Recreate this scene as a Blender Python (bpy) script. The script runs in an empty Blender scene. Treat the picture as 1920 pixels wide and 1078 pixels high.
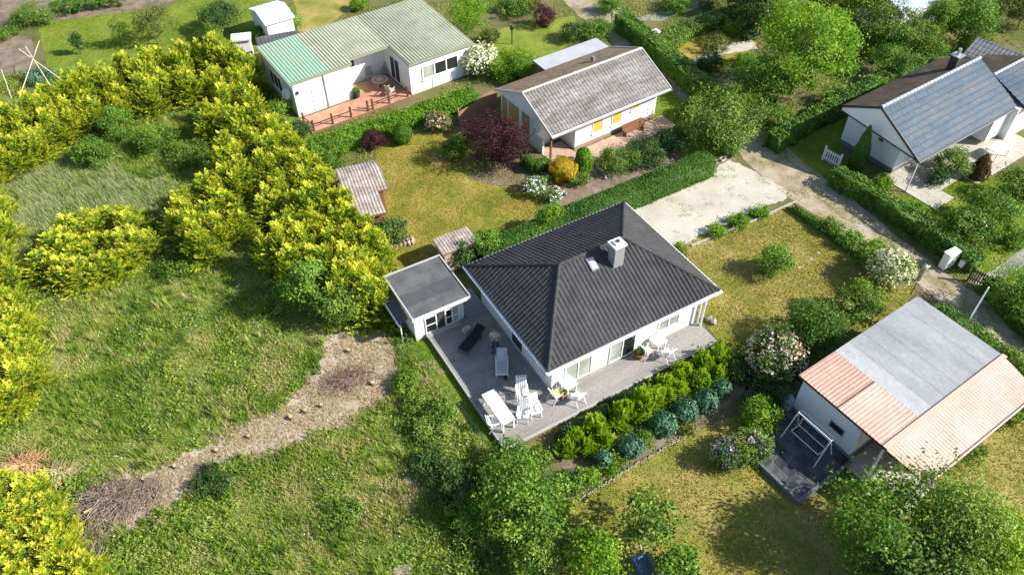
import bpy, bmesh, math, random
import numpy as np
from mathutils import Vector, Matrix
from mathutils.geometry import tessellate_polygon

# ------------------------------------------------------------------ camera, sky, sun, exposure
SC = bpy.context.scene
COL = SC.collection
F_PX, PITCH, ROLL, CAM_H = 1455.0, math.radians(45.4), math.radians(-0.6), 32.0
_c, _s = math.cos(PITCH), math.sin(PITCH)
CW = np.array([0, _c, -_s]); _r0 = np.array([1.0, 0, 0]); _u0 = np.array([0, _s, _c])
CR = math.cos(ROLL) * _r0 + math.sin(ROLL) * _u0
CU = -math.sin(ROLL) * _r0 + math.cos(ROLL) * _u0
CAM = np.array([0, 0, CAM_H])
cd = bpy.data.cameras.new('camera'); cam = bpy.data.objects.new('camera', cd); COL.objects.link(cam)
cd.sensor_width = 36; cd.lens = F_PX / 1920 * 36; cd.clip_end = 2000; cd.clip_start = 0.5
cam.matrix_world = Matrix(((CR[0], CU[0], -CW[0], 0), (CR[1], CU[1], -CW[1], 0), (CR[2], CU[2], -CW[2], CAM_H), (0, 0, 0, 1)))
SC.camera = cam

SUN_EL = math.radians(35.5)
_sd = Vector((math.cos(SUN_EL) * .987, -math.cos(SUN_EL) * .16, math.sin(SUN_EL)))
sl = bpy.data.lights.new('sun', 'SUN'); sl.energy = 5.0; sl.angle = math.radians(.6); sl.color = (1, .95, .87)
so = bpy.data.objects.new('sun', sl); COL.objects.link(so)
so.rotation_euler = _sd.to_track_quat('Z', 'Y').to_euler(); so.location = (40, -10, 60)
W = bpy.data.worlds.new('World'); SC.world = W; W.use_nodes = True
nt = W.node_tree; bg = nt.nodes['Background']; bg.inputs[1].default_value = .105
sky = nt.nodes.new('ShaderNodeTexSky'); sky.sky_type = 'NISHITA'; sky.sun_disc = False
sky.sun_elevation = SUN_EL; sky.sun_rotation = math.atan2(.987, -.16)
sky.air_density = 1.0; sky.dust_density = .8
nt.links.new(sky.outputs[0], bg.inputs[0])
SC.view_settings.view_transform = 'Standard'; SC.view_settings.look = 'None'
SC.view_settings.exposure = .85; SC.view_settings.gamma = 1
SC.view_settings.use_curve_mapping = False
SC.cycles.max_bounces = 5; SC.cycles.diffuse_bounces = 3; SC.cycles.transmission_bounces = 3; SC.cycles.transparent_max_bounces = 4

def P(x, y, z=0.0):
    """point of the place, at height z, that the photograph shows at pixel x, y"""
    d = CW * F_PX + CR * (x - 960) - CU * (y - 539)
    return CAM + d * ((z - CAM_H) / d[2])
def depth(p): return float((np.array(p) - CAM) @ CW)
def local(o, ang, px, py, z):
    a = math.radians(ang); p = P(px, py, z)[:2] - np.array(o)
    return float(p @ [math.cos(a), math.sin(a)]), float(p @ [-math.sin(a), math.cos(a)])

# ------------------------------------------------------------------ helpers
RNG = np.random.default_rng(7)
random.seed(5)
def tag(o, label=None, cat=None, group=None, kind=None):
    if label: o['label'] = label
    if cat: o['category'] = cat
    if group: o['group'] = group
    if kind: o['kind'] = kind
    return o
def thing(name, label, cat, loc=(0, 0, 0), rz=0, group=None):
    o = bpy.data.objects.new(name, None); COL.objects.link(o); o.empty_display_size = .3
    o.location = tuple(float(v) for v in loc); o.rotation_euler = (0, 0, math.radians(rz))
    return tag(o, label, cat, group)
def link(name, me, mat=None, parent=None, loc=None, rz=None):
    o = bpy.data.objects.new(name, me); COL.objects.link(o)
    if mat is not None and not me.materials: me.materials.append(mat)
    if parent is not None: o.parent = parent
    if loc is not None: o.location = tuple(float(v) for v in loc)
    if rz is not None: o.rotation_euler = (0, 0, math.radians(rz))
    return o
def copy_tree(o, parent=None):
    c = o.copy(); COL.objects.link(c)
    if parent is not None: c.parent = parent
    for ch in list(o.children): copy_tree(ch, c)
    return c
class MB:
    def __init__(s): s.v = []; s.f = []
    def add(s, vs, fs):
        n = len(s.v); s.v += [tuple(map(float, v)) for v in vs]; s.f += [tuple(i + n for i in f) for f in fs]; return s
    def box(s, x0, y0, z0, x1, y1, z1):
        return s.add([(x0, y0, z0), (x1, y0, z0), (x1, y1, z0), (x0, y1, z0), (x0, y0, z1), (x1, y0, z1), (x1, y1, z1), (x0, y1, z1)],
                     [(0, 3, 2, 1), (4, 5, 6, 7), (0, 1, 5, 4), (1, 2, 6, 5), (2, 3, 7, 6), (3, 0, 4, 7)])
    def cbox(s, cx, cy, cz, sx, sy, sz, rz=0, rx=0, ry=0):
        m = Matrix.Rotation(rz, 3, 'Z') @ Matrix.Rotation(ry, 3, 'Y') @ Matrix.Rotation(rx, 3, 'X')
        vs = []
        for dz in (-.5, .5):
            for dx, dy in ((-.5, -.5), (.5, -.5), (.5, .5), (-.5, .5)):
                p = m @ Vector((dx * sx, dy * sy, dz * sz)); vs.append((p.x + cx, p.y + cy, p.z + cz))
        return s.add(vs, [(0, 3, 2, 1), (4, 5, 6, 7), (0, 1, 5, 4), (1, 2, 6, 5), (2, 3, 7, 6), (3, 0, 4, 7)])
    def prism(s, poly, z0, z1):
        """poly: list of xy; z0/z1 numbers or functions of x, y"""
        a = sum(poly[i][0] * poly[(i + 1) % len(poly)][1] - poly[(i + 1) % len(poly)][0] * poly[i][1] for i in range(len(poly)))
        if a < 0: poly = poly[::-1]
        g0 = z0 if callable(z0) else (lambda x, y: z0); g1 = z1 if callable(z1) else (lambda x, y: z1)
        n = len(poly)
        vs = [(x, y, g0(x, y)) for x, y in poly] + [(x, y, g1(x, y)) for x, y in poly]
        return s.add(vs, [tuple(range(n))[::-1], tuple(range(n, 2 * n))] + [(i, (i + 1) % n, n + (i + 1) % n, n + i) for i in range(n)])
    def tube(s, a, b, r, r2=None, n=8):
        a = Vector(a); b = Vector(b); r2 = r if r2 is None else r2
        q = (b - a).to_track_quat('Z', 'Y'); vs = []
        for p, rr in ((a, r), (b, r2)):
            for i in range(n):
                t = 2 * math.pi * i / n; w = q @ Vector((math.cos(t) * rr, math.sin(t) * rr, 0)); vs.append(tuple(p + w))
        return s.add(vs, [tuple(range(n))[::-1], tuple(range(n, 2 * n))] + [(i, (i + 1) % n, n + (i + 1) % n, n + i) for i in range(n)])
    def lathe(s, cx, cy, prof, n=16, sx=1, sy=1):
        vs = []; 
        for z, r in prof:
            for i in range(n):
                t = 2 * math.pi * i / n; vs.append((cx + math.cos(t) * r * sx, cy + math.sin(t) * r * sy, z))
        fs = [tuple(range(n))[::-1], tuple(range(len(prof) * n - n, len(prof) * n))]
        for k in range(len(prof) - 1):
            fs += [(k * n + i, k * n + (i + 1) % n, (k + 1) * n + (i + 1) % n, (k + 1) * n + i) for i in range(n)]
        return s.add(vs, fs)
    def mesh(s, name='m', smooth=False):
        me = bpy.data.meshes.new(name); me.from_pydata(s.v, [], s.f); me.update()
        if smooth: me.shade_smooth()
        return me
    def build(s, name, mat, parent=None, kind=None, smooth=False, loc=None, rz=None):
        o = link(name, s.mesh(name, smooth), mat, parent, loc, rz)
        if kind: o['kind'] = kind
        return o
def box(name, mat, parent, *a, **k): return MB().box(*a).build(name, mat, parent, **k)

# value noise for scattering and for the lie of the ground
_G = RNG.random((256, 256))
def vnoise(x, y, sc):
    x = np.asarray(x, float) / sc + 1000.3; y = np.asarray(y, float) / sc + 1000.7
    xi = np.floor(x).astype(int); yi = np.floor(y).astype(int); fx = x - xi; fy = y - yi
    fx = fx * fx * (3 - 2 * fx); fy = fy * fy * (3 - 2 * fy)
    g = lambda i, j: _G[i % 256, j % 256]
    return (g(xi, yi) * (1 - fx) + g(xi + 1, yi) * fx) * (1 - fy) + (g(xi, yi + 1) * (1 - fx) + g(xi + 1, yi + 1) * fx) * fy
def fbm(x, y, sc, o=3):
    r = 0; a = .5; t = 0
    for k in range(o): r = r + a * vnoise(x, y, sc / 2 ** k); t += a; a *= .55
    return r / t
def inside(px, py, poly):
    px = np.asarray(px); py = np.asarray(py); r = np.zeros(px.shape, bool); n = len(poly)
    for i in range(n):
        x1, y1 = poly[i][:2]; x2, y2 = poly[(i + 1) % n][:2]
        if y1 == y2: continue
        c = ((y1 > py) != (y2 > py)) & (px < (x2 - x1) * (py - y1) / (y2 - y1) + x1); r ^= c
    return r

# ------------------------------------------------------------------ materials
def newmat(name):
    m = bpy.data.materials.new(name); m.use_nodes = True
    return m, m.node_tree, m.node_tree.nodes['Principled BSDF']
def plain(name, col, rough=.6, noise=0, scale=3, metal=0, bump=0, bscale=40, spec=.5, streak=None):
    m, t, b = newmat(name); N = t.nodes; L = t.links
    b.inputs['Roughness'].default_value = rough; b.inputs['Metallic'].default_value = metal
    b.inputs['Specular IOR Level'].default_value = spec
    b.inputs['Base Color'].default_value = (*col, 1)
    if noise or bump: tc = N.new('ShaderNodeTexCoord')
    if noise:
        n = N.new('ShaderNodeTexNoise'); n.inputs['Scale'].default_value = scale; n.inputs['Detail'].default_value = 8; n.inputs['Roughness'].default_value = .65
        if streak:
            mp = N.new('ShaderNodeMapping'); mp.inputs['Scale'].default_value = streak; L.new(tc.outputs['Object'], mp.inputs[0]); L.new(mp.outputs[0], n.inputs[0])
        else: L.new(tc.outputs['Object'], n.inputs[0])
        r = N.new('ShaderNodeMapRange'); r.inputs[1].default_value = .25; r.inputs[2].default_value = .75; r.inputs[3].default_value = 1 - noise; r.inputs[4].default_value = 1 + noise
        L.new(n.outputs[0], r.inputs[0])
        v = N.new('ShaderNodeVectorMath'); v.operation = 'SCALE'; v.inputs[0].default_value = col; L.new(r.outputs[0], v.inputs['Scale']); L.new(v.outputs[0], b.inputs['Base Color'])
    if bump:
        n2 = N.new('ShaderNodeTexNoise'); n2.inputs['Scale'].default_value = bscale; n2.inputs['Detail'].default_value = 4; L.new(tc.outputs['Object'], n2.inputs[0])
        bp = N.new('ShaderNodeBump'); bp.inputs['Strength'].default_value = bump; bp.inputs['Distance'].default_value = .03; L.new(n2.outputs[0], bp.inputs['Height']); L.new(bp.outputs[0], b.inputs['Normal'])
    return m
def patchy(name, cols, scale=.6, detail=10, rough=.9, fine=None, bump=.5, bscale=25, pos=None, streak=None, rand=.0, spec=.3, dist=.15):
    """blotches of several colours: ramp over layered noise, plus fine grain"""
    m, t, b = newmat(name); N = t.nodes; L = t.links
    b.inputs['Roughness'].default_value = rough; b.inputs['Specular IOR Level'].default_value = spec
    tc = N.new('ShaderNodeTexCoord'); src = tc.outputs['Object']
    if streak:
        mp = N.new('ShaderNodeMapping'); mp.inputs['Scale'].default_value = streak; L.new(src, mp.inputs[0]); src = mp.outputs[0]
    n = N.new('ShaderNodeTexNoise'); n.inputs['Scale'].default_value = scale; n.inputs['Detail'].default_value = detail; n.inputs['Roughness'].default_value = .68; n.inputs['Distortion'].default_value = dist
    L.new(src, n.inputs[0]); f = n.outputs[0]
    if rand:
        oi = N.new('ShaderNodeObjectInfo'); ma = N.new('ShaderNodeMath'); ma.operation = 'MULTIPLY_ADD'; ma.inputs[1].default_value = rand; L.new(oi.outputs['Random'], ma.inputs[0])
        sb = N.new('ShaderNodeMath'); sb.operation = 'SUBTRACT'; sb.inputs[1].default_value = rand / 2; L.new(f, sb.inputs[0]); L.new(sb.outputs[0], ma.inputs[2]); f = ma.outputs[0]
    r = N.new('ShaderNodeValToRGB'); e = r.color_ramp.elements; k = len(cols)
    pos = pos or [.3 + .4 * i / (k - 1) for i in range(k)]
    e[0].position = pos[0]; e[0].color = (*cols[0], 1); e[1].position = pos[-1]; e[1].color = (*cols[-1], 1)
    for i in range(1, k - 1): q = e.new(pos[i]); q.color = (*cols[i], 1)
    L.new(f, r.inputs[0]); out = r.outputs[0]
    if fine:
        n3 = N.new('ShaderNodeTexNoise'); n3.inputs['Scale'].default_value = fine[0]; n3.inputs['Detail'].default_value = 6; n3.inputs['Roughness'].default_value = .8; L.new(tc.outputs['Object'], n3.inputs[0])
        mr = N.new('ShaderNodeMapRange'); mr.inputs[1].default_value = .3; mr.inputs[2].default_value = .7; mr.inputs[3].default_value = 1 - fine[1]; mr.inputs[4].default_value = 1 + fine[1]; L.new(n3.outputs[0], mr.inputs[0])
        v = N.new('ShaderNodeVectorMath'); v.operation = 'SCALE'; L.new(out, v.inputs[0]); L.new(mr.outputs[0], v.inputs['Scale']); out = v.outputs[0]
    L.new(out, b.inputs['Base Color'])
    if bump:
        n2 = N.new('ShaderNodeTexNoise'); n2.inputs['Scale'].default_value = bscale; n2.inputs['Detail'].default_value = 5; L.new(tc.outputs['Object'], n2.inputs[0])
        bp = N.new('ShaderNodeBump'); bp.inputs['Strength'].default_value = bump; bp.inputs['Distance'].default_value = .05; L.new(n2.outputs[0], bp.inputs['Height']); L.new(bp.outputs[0], b.inputs['Normal'])
    return m
def leafmat(name, cols, trans=.3, rough=.55, hue=.11, spec=.25):
    """leaf colour chosen by the leaf's own tint, with each plant a little different"""
    m, t, b = newmat(name); N = t.nodes; L = t.links
    at = N.new('ShaderNodeAttribute'); at.attribute_name = 'tint'
    oi = N.new('ShaderNodeObjectInfo'); ma = N.new('ShaderNodeMath'); ma.operation = 'MULTIPLY_ADD'; ma.inputs[1].default_value = hue * 2; L.new(oi.outputs['Random'], ma.inputs[0])
    sb = N.new('ShaderNodeMath'); sb.operation = 'SUBTRACT'; sb.inputs[1].default_value = hue; L.new(at.outputs['Fac'], sb.inputs[0]); L.new(sb.outputs[0], ma.inputs[2])
    r = N.new('ShaderNodeValToRGB'); e = r.color_ramp.elements; k = len(cols)
    e[0].position = 0; e[0].color = (*cols[0], 1); e[1].position = 1; e[1].color = (*cols[-1], 1)
    for i in range(1, k - 1): q = e.new(i / (k - 1)); q.color = (*cols[i], 1)
    L.new(ma.outputs[0], r.inputs[0]); L.new(r.outputs[0], b.inputs['Base Color'])
    b.inputs['Roughness'].default_value = rough; b.inputs['Specular IOR Level'].default_value = spec
    tr = N.new('ShaderNodeBsdfTranslucent'); v = N.new('ShaderNodeVectorMath'); v.operation = 'MULTIPLY'; v.inputs[1].default_value = (1.25, 1.3, .55); L.new(r.outputs[0], v.inputs[0]); L.new(v.outputs[0], tr.inputs[0])
    mx = N.new('ShaderNodeMixShader'); mx.inputs[0].default_value = trans; L.new(b.outputs[0], mx.inputs[1]); L.new(tr.outputs[0], mx.inputs[2])
    L.new(mx.outputs[0], N['Material Output'].inputs[0])
    return m

LM = {
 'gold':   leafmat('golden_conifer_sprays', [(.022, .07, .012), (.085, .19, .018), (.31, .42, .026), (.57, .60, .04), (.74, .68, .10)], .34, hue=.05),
 'green':  leafmat('green_leaves', [(.035, .09, .012), (.085, .19, .02), (.16, .30, .03), (.28, .41, .06)], .3),
 'mid':    leafmat('middle_green_leaves', [(.035, .085, .013), (.095, .18, .022), (.18, .28, .035), (.29, .37, .075)], .3),
 'dark':   leafmat('dark_green_leaves', [(.016, .045, .012), (.038, .09, .018), (.075, .15, .028), (.13, .21, .05)], .22),
 'lime':   leafmat('lime_leaves', [(.05, .14, .009), (.115, .26, .014), (.20, .36, .02), (.32, .45, .04)], .38),
 'fern':   leafmat('yellow_green_fronds', [(.13, .26, .015), (.20, .36, .02), (.31, .47, .028), (.45, .56, .06)], .38),
 'plum':   leafmat('purple_leaves', [(.020, .006, .010), (.045, .012, .018), (.09, .022, .032), (.15, .05, .06)], .22),
 'blue':   leafmat('blue_green_leaves', [(.03, .08, .045), (.06, .16, .09), (.12, .26, .155), (.25, .38, .27)], .2),
 'olive':  leafmat('olive_leaves', [(.05, .07, .018), (.10, .13, .025), (.17, .20, .04), (.26, .27, .07)], .3),
 'yellow': leafmat('yellow_hedge_leaves', [(.28, .20, .01), (.42, .30, .012), (.52, .38, .02), (.58, .44, .05)], .25),
 'brown':  leafmat('brown_conifer_leaves', [(.05, .035, .01), (.12, .075, .02), (.18, .12, .03), (.2, .17, .04)], .2),
 'hedge':  leafmat('clipped_hedge_leaves', [(.035, .10, .011), (.065, .155, .015), (.10, .205, .02), (.16, .27, .035)], .28),
 'weed':   leafmat('weed_leaves', [(.04, .10, .015), (.13, .235, .023), (.25, .36, .038), (.40, .42, .12), (.52, .44, .24)], .35, hue=0),
 'straw':  leafmat('pale_grass_blades', [(.12, .18, .05), (.23, .28, .11), (.35, .38, .20), (.50, .48, .32)], .35, hue=0),
 'lawn':   leafmat('lawn_blades', [(.12, .165, .014), (.23, .235, .03), (.36, .29, .07), (.48, .37, .16)], .3, hue=0),
 'green_lawn': leafmat('fresh_lawn_blades', [(.08, .16, .013), (.14, .24, .018), (.22, .31, .025), (.32, .36, .06)], .35, hue=0),
 'white':  leafmat('cream_blossom', [(.5, .5, .28), (.68, .66, .42), (.78, .76, .58), (.85, .84, .75)], .2),
 'snow':   leafmat('white_blossom', [(.6, .64, .6), (.75, .78, .78), (.85, .86, .88), (.9, .9, .92)], .15),
 'pink':   leafmat('pale_pink_blossom', [(.45, .27, .22), (.58, .40, .33), (.66, .52, .42), (.7, .62, .5)], .2),
 'lilac':  leafmat('lilac_blossom', [(.32, .18, .34), (.46, .28, .46), (.58, .42, .58), (.68, .58, .68)], .2),
}
BARK = patchy('bark', [(.09, .065, .045), (.17, .13, .09), (.24, .2, .15)], 6, bump=.8, bscale=20)
TWIG = patchy('dry_twigs', [(.16, .115, .08), (.25, .19, .145), (.34, .28, .22)], 3, bump=.3)
def splash(m, top=.55, col=(.36, .34, .27)):
    """grey-green splash dirt on a wall, strongest near the ground, broken by noise"""
    t = m.node_tree; N = t.nodes; L = t.links; b = N['Principled BSDF']; ln = b.inputs['Base Color'].links
    tc = N.new('ShaderNodeTexCoord'); sp = N.new('ShaderNodeSeparateXYZ'); L.new(tc.outputs['Object'], sp.inputs[0])
    n = N.new('ShaderNodeTexNoise'); n.inputs['Scale'].default_value = 3; n.inputs['Detail'].default_value = 8; L.new(tc.outputs['Object'], n.inputs[0])
    r = N.new('ShaderNodeMapRange'); r.inputs[1].default_value = top; r.inputs[2].default_value = .1; r.inputs[3].default_value = 0; r.inputs[4].default_value = 1.1; L.new(sp.outputs['Z'], r.inputs[0])
    x = N.new('ShaderNodeMath'); x.operation = 'MULTIPLY'; L.new(r.outputs[0], x.inputs[0]); L.new(n.outputs[0], x.inputs[1])
    mx = N.new('ShaderNodeMix'); mx.data_type = 'RGBA'; mx.inputs['B'].default_value = (*col, 1); L.new(x.outputs[0], mx.inputs['Factor']); L.new(ln[0].from_socket, mx.inputs['A']); L.new(mx.outputs['Result'], b.inputs['Base Color'])
WHITE = plain('white_render', (.72, .72, .70), .75, .10, 1.1, bump=.25, bscale=30)
splash(WHITE)
WHITEP = plain('white_paint', (.82, .82, .82), .4, .03, 4)
BLUEW = plain('pale_painted_cladding', (.72, .75, .78), .6, .05, 2)
GREYP = plain('grey_plinth', (.16, .17, .18), .8, .15, 4, bump=.3)
GLASS = plain('window_glass', (.015, .02, .022), .04, spec=.9)
GLASS2 = plain('pale_curtained_glass', (.30, .33, .28), .12, .5, 1.2, spec=.8)
DARKM = plain('dark_metal', (.03, .03, .032), .45)
STEEL = plain('galvanised_steel', (.5, .51, .52), .35, .1, 5, metal=.6)
WOODB = patchy('brown_wood', [(.14, .06, .03), (.22, .1, .05), (.28, .14, .08)], 2, streak=(1, 1, 8), bump=.2)
RUST = patchy('rust_red_wood', [(.09, .035, .02), (.14, .055, .035)], 2, bump=.2)
INSIDE = plain('dark_interior', (.04, .035, .03), .9)
CONC = patchy('concrete', [(.26, .25, .22), (.38, .36, .32), (.46, .44, .4)], 1.5, fine=(40, .2), bump=.4)
TILEBLK = patchy('black_roof_tiles', [(.040, .040, .043), (.055, .055, .057), (.072, .072, .073)], 1.1, rough=.65, fine=(7, .25), bump=.2, bscale=60, spec=.12)
GREENR = patchy('green_weathered_corrugated', [(.24, .42, .32), (.28, .41, .30), (.33, .39, .27)], .5, fine=(6, .25), rough=.75, bump=.2)
OLIVER = patchy('olive_weathered_corrugated', [(.27, .30, .20), (.35, .37, .26), (.42, .42, .31)], .7, fine=(6, .3), rough=.8, bump=.2)
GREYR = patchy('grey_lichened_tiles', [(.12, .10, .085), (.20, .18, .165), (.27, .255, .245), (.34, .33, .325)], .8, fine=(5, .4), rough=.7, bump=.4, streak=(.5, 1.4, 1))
BROWNR = patchy('brown_mossy_tiles', [(.10, .095, .08), (.17, .13, .09), (.25, .17, .10), (.22, .2, .17)], 1.2, fine=(7, .4), rough=.85, bump=.4)
BLUER = patchy('sky_tinted_grey_tiles', [(.045, .085, .125), (.065, .105, .145), (.095, .12, .145), (.14, .14, .14)], .8, fine=(5, .35), rough=.5, bump=.3, spec=.3, streak=(.5, 1.5, 1))  # blue of the reflected sky is put into the base colour
DARKBR = patchy('dark_brown_mossy_roof', [(.045, .042, .04), (.085, .065, .045), (.15, .09, .05)], 1.1, fine=(9, .5), rough=.8, bump=.5)
FELT = patchy('dark_roof_felt', [(.06, .065, .07), (.085, .088, .092), (.135, .135, .13)], .8, fine=(8, .25), rough=.85, bump=.2, rand=.2)
GREYF = patchy('light_grey_roof_felt', [(.25, .26, .27), (.315, .325, .33), (.39, .40, .40)], .9, fine=(5, .16), rough=.55, bump=.1, streak=(1, .35, 1), rand=.35)
PINKR = patchy('faded_red_corrugated', [(.44, .27, .205), (.51, .335, .26), (.57, .41, .33)], .5, fine=(5, .2), rough=.6, bump=.15, rand=.3)
PINKL = patchy('bleached_red_corrugated', [(.47, .33, .25), (.55, .43, .35), (.61, .52, .44)], .5, fine=(5, .15), rough=.55, bump=.15)
OLDR = patchy('old_grey_corrugated', [(.20, .15, .12), (.34, .29, .25), (.48, .45, .42)], 1.4, fine=(8, .4), rough=.85, bump=.4)
DECKM = patchy('weathered_decking', [(.19, .178, .17), (.265, .248, .235), (.335, .31, .295)], .6, fine=(9, .25), bump=.25, rough=.75, streak=(.25, 2, 1))
TERRA = patchy('terracotta_paving', [(.36, .17, .10), (.46, .24, .15), (.52, .31, .22)], 1.2, fine=(8, .2), bump=.2, rough=.75)
CREAMP = patchy('cream_paving', [(.36, .33, .27), (.44, .41, .345), (.5, .475, .41)], 1, fine=(12, .15), bump=.2)
SLATE = patchy('dark_marbled_slab', [(.025, .028, .034), (.05, .056, .065), (.11, .11, .11), (.04, .044, .052)], 2.2, fine=(15, .4), bump=.2, rough=.4, rand=.3)
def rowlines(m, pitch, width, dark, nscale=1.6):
    """step shadow painted dark along the lower edge of each tile row, broken up unevenly"""
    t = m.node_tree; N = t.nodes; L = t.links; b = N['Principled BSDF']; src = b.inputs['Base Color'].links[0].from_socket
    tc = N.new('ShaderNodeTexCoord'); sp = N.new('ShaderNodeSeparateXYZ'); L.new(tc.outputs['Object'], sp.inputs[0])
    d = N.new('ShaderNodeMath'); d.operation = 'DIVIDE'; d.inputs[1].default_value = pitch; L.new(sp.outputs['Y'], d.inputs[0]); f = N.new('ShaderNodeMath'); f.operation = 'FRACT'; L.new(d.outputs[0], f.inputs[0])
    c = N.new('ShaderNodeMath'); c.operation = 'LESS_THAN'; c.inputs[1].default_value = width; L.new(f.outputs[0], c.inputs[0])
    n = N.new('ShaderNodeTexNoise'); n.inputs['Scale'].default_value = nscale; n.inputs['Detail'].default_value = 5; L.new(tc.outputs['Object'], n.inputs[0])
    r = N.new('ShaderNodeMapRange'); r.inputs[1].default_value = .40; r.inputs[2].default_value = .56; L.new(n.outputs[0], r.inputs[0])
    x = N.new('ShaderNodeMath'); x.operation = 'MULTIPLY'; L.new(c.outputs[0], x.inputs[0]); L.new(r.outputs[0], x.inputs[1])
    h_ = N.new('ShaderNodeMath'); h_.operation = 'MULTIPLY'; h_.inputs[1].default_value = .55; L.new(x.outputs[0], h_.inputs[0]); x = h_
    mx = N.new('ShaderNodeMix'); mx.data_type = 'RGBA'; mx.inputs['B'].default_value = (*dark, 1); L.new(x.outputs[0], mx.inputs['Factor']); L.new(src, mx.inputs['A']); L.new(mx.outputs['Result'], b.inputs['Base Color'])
rowlines(BLUER, .37, .22, (.035, .038, .045), 5); rowlines(GREYR, .36, .25, (.12, .105, .09), 2.2)  # shadow lines of the tile rows, painted into both roof colours
SHUT = patchy('yellow_shutter_paint', [(.55, .36, .05), (.68, .46, .08)], 2, bump=.1)
TANP = patchy('tan_panel', [(.38, .23, .07), (.46, .29, .1)], 2, bump=.1)
STONE = patchy('field_stone', [(.28, .25, .21), (.42, .38, .32), (.55, .5, .44)], 4, fine=(12, .3), bump=.8, rand=.3)
BRICKM = patchy('pale_brick', [(.30, .2, .14), (.4, .29, .21), (.48, .38, .3)], 3, fine=(12, .3), bump=.5, rand=.3)
CUTW = patchy('fresh_cut_wood', [(.45, .3, .17), (.6, .45, .28)], 5, bump=.3)
GROUNDM = patchy('garden_soil_and_grass', [(.06, .075, .02), (.11, .12, .03), (.16, .13, .06), (.13, .15, .03)], .35, fine=(14, .4), bump=.9, bscale=14)
MEADM = patchy('meadow_floor', [(.045, .085, .018), (.10, .15, .022), (.20, .21, .05), (.33, .27, .14)], .35, fine=(10, .5), bump=1, bscale=10)
DRYL = patchy('dry_lawn', [(.12, .15, .02), (.21, .21, .035), (.33, .26, .075), (.42, .33, .15)], .42, fine=(22, .3), bump=.7, bscale=18, pos=[.3, .45, .58, .75], dist=.15)
GOLDL = patchy('mossy_lawn', [(.11, .15, .014), (.20, .20, .022), (.31, .24, .045), (.42, .31, .12)], .45, fine=(22, .28), bump=.7, bscale=18, pos=[.3, .45, .58, .75], dist=.15)
FRESHL = patchy('fresh_lawn', [(.06, .12, .008), (.12, .19, .012), (.19, .24, .02), (.28, .28, .06)], .5, fine=(22, .3), bump=.7, bscale=18, dist=.15)
GREENL = patchy('yellowish_green_lawn', [(.08, .14, .016), (.16, .215, .022), (.23, .25, .035), (.30, .27, .07)], .5, fine=(22, .25), bump=.7, bscale=18, pos=[.3, .45, .6, .78])
GRAVEL = patchy('pale_gravel', [(.40, .365, .29), (.50, .465, .38), (.56, .53, .45)], .5, fine=(22, .2), bump=.7, bscale=35, dist=.15)
ROADM = patchy('sandy_track', [(.12, .13, .03), (.25, .205, .125), (.37, .31, .225), (.45, .39, .30)], .7, fine=(18, .22), bump=.7, bscale=16, pos=[.28, .42, .55, .75], dist=.2)
DIRT = patchy('bare_dry_soil', [(.22, .18, .08), (.34, .27, .19), (.42, .35, .275), (.48, .41, .34)], .7, fine=(12, .3), bump=.9, bscale=12, pos=[.26, .4, .55, .72], dist=.2)
SOIL = patchy('dark_bed_soil', [(.11, .085, .055), (.20, .155, .11), (.29, .235, .18)], 1.2, fine=(14, .4), bump=1, bscale=14)
ASPH = patchy('grey_path', [(.2, .2, .18), (.29, .28, .26), (.35, .34, .31)], .8, fine=(20, .2), bump=.5)

# ------------------------------------------------------------------ leaves, blades, crowns
def unit(v): return v / (np.linalg.norm(v, axis=-1, keepdims=True) + 1e-9)
def rdir(n, rng): return unit(rng.normal(size=(n, 3)))
def cards_mesh(name, c, a, b, tint, extra=None, shape='diamond'):
    """one small face per leaf: c centre, a half length, b half width; extra = (verts, faces, tint) of a solid core"""
    n = len(c)
    if shape == 'tri': V = np.stack([c - b, c + b, c + a], 1); k = 3
    else: V = np.stack([c - a, c + b - a * .1, c + a, c - b - a * .1], 1); k = 4
    V = V.reshape(-1, 3); T = np.repeat(tint, k); li = np.arange(n * k); starts = np.arange(n) * k; tot = np.full(n, k)
    if extra is not None:
        ev, ef, et = extra; base = len(V); V = np.vstack([V, np.array(ev, float)]); T = np.concatenate([T, np.full(len(ev), et)])
        fl = np.concatenate([np.array(f) + base for f in ef]); ft = np.array([len(f) for f in ef])
        starts = np.concatenate([starts, len(li) + np.concatenate([[0], np.cumsum(ft)[:-1]])]); tot = np.concatenate([tot, ft]); li = np.concatenate([li, fl])
    me = bpy.data.meshes.new(name)
    me.vertices.add(len(V)); me.vertices.foreach_set('co', V.astype(np.float32).ravel())
    me.loops.add(len(li)); me.loops.foreach_set('vertex_index', li.astype(np.int32))
    me.polygons.add(len(tot)); me.polygons.foreach_set('loop_start', starts.astype(np.int32))
    me.update(calc_edges=True)
    at = me.attributes.new('tint', 'FLOAT', 'POINT'); at.data.foreach_set('value', np.clip(T, 0, 1).astype(np.float32))
    return me
def lobes(d, rng, k=9, amp=.28):
    r = np.ones(len(d)); q = rdir(k, rng)
    for i in range(k): r += amp * rng.uniform(-.8, 1) * np.exp(-(1 - d @ q[i]) * 7)
    return r
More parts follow.
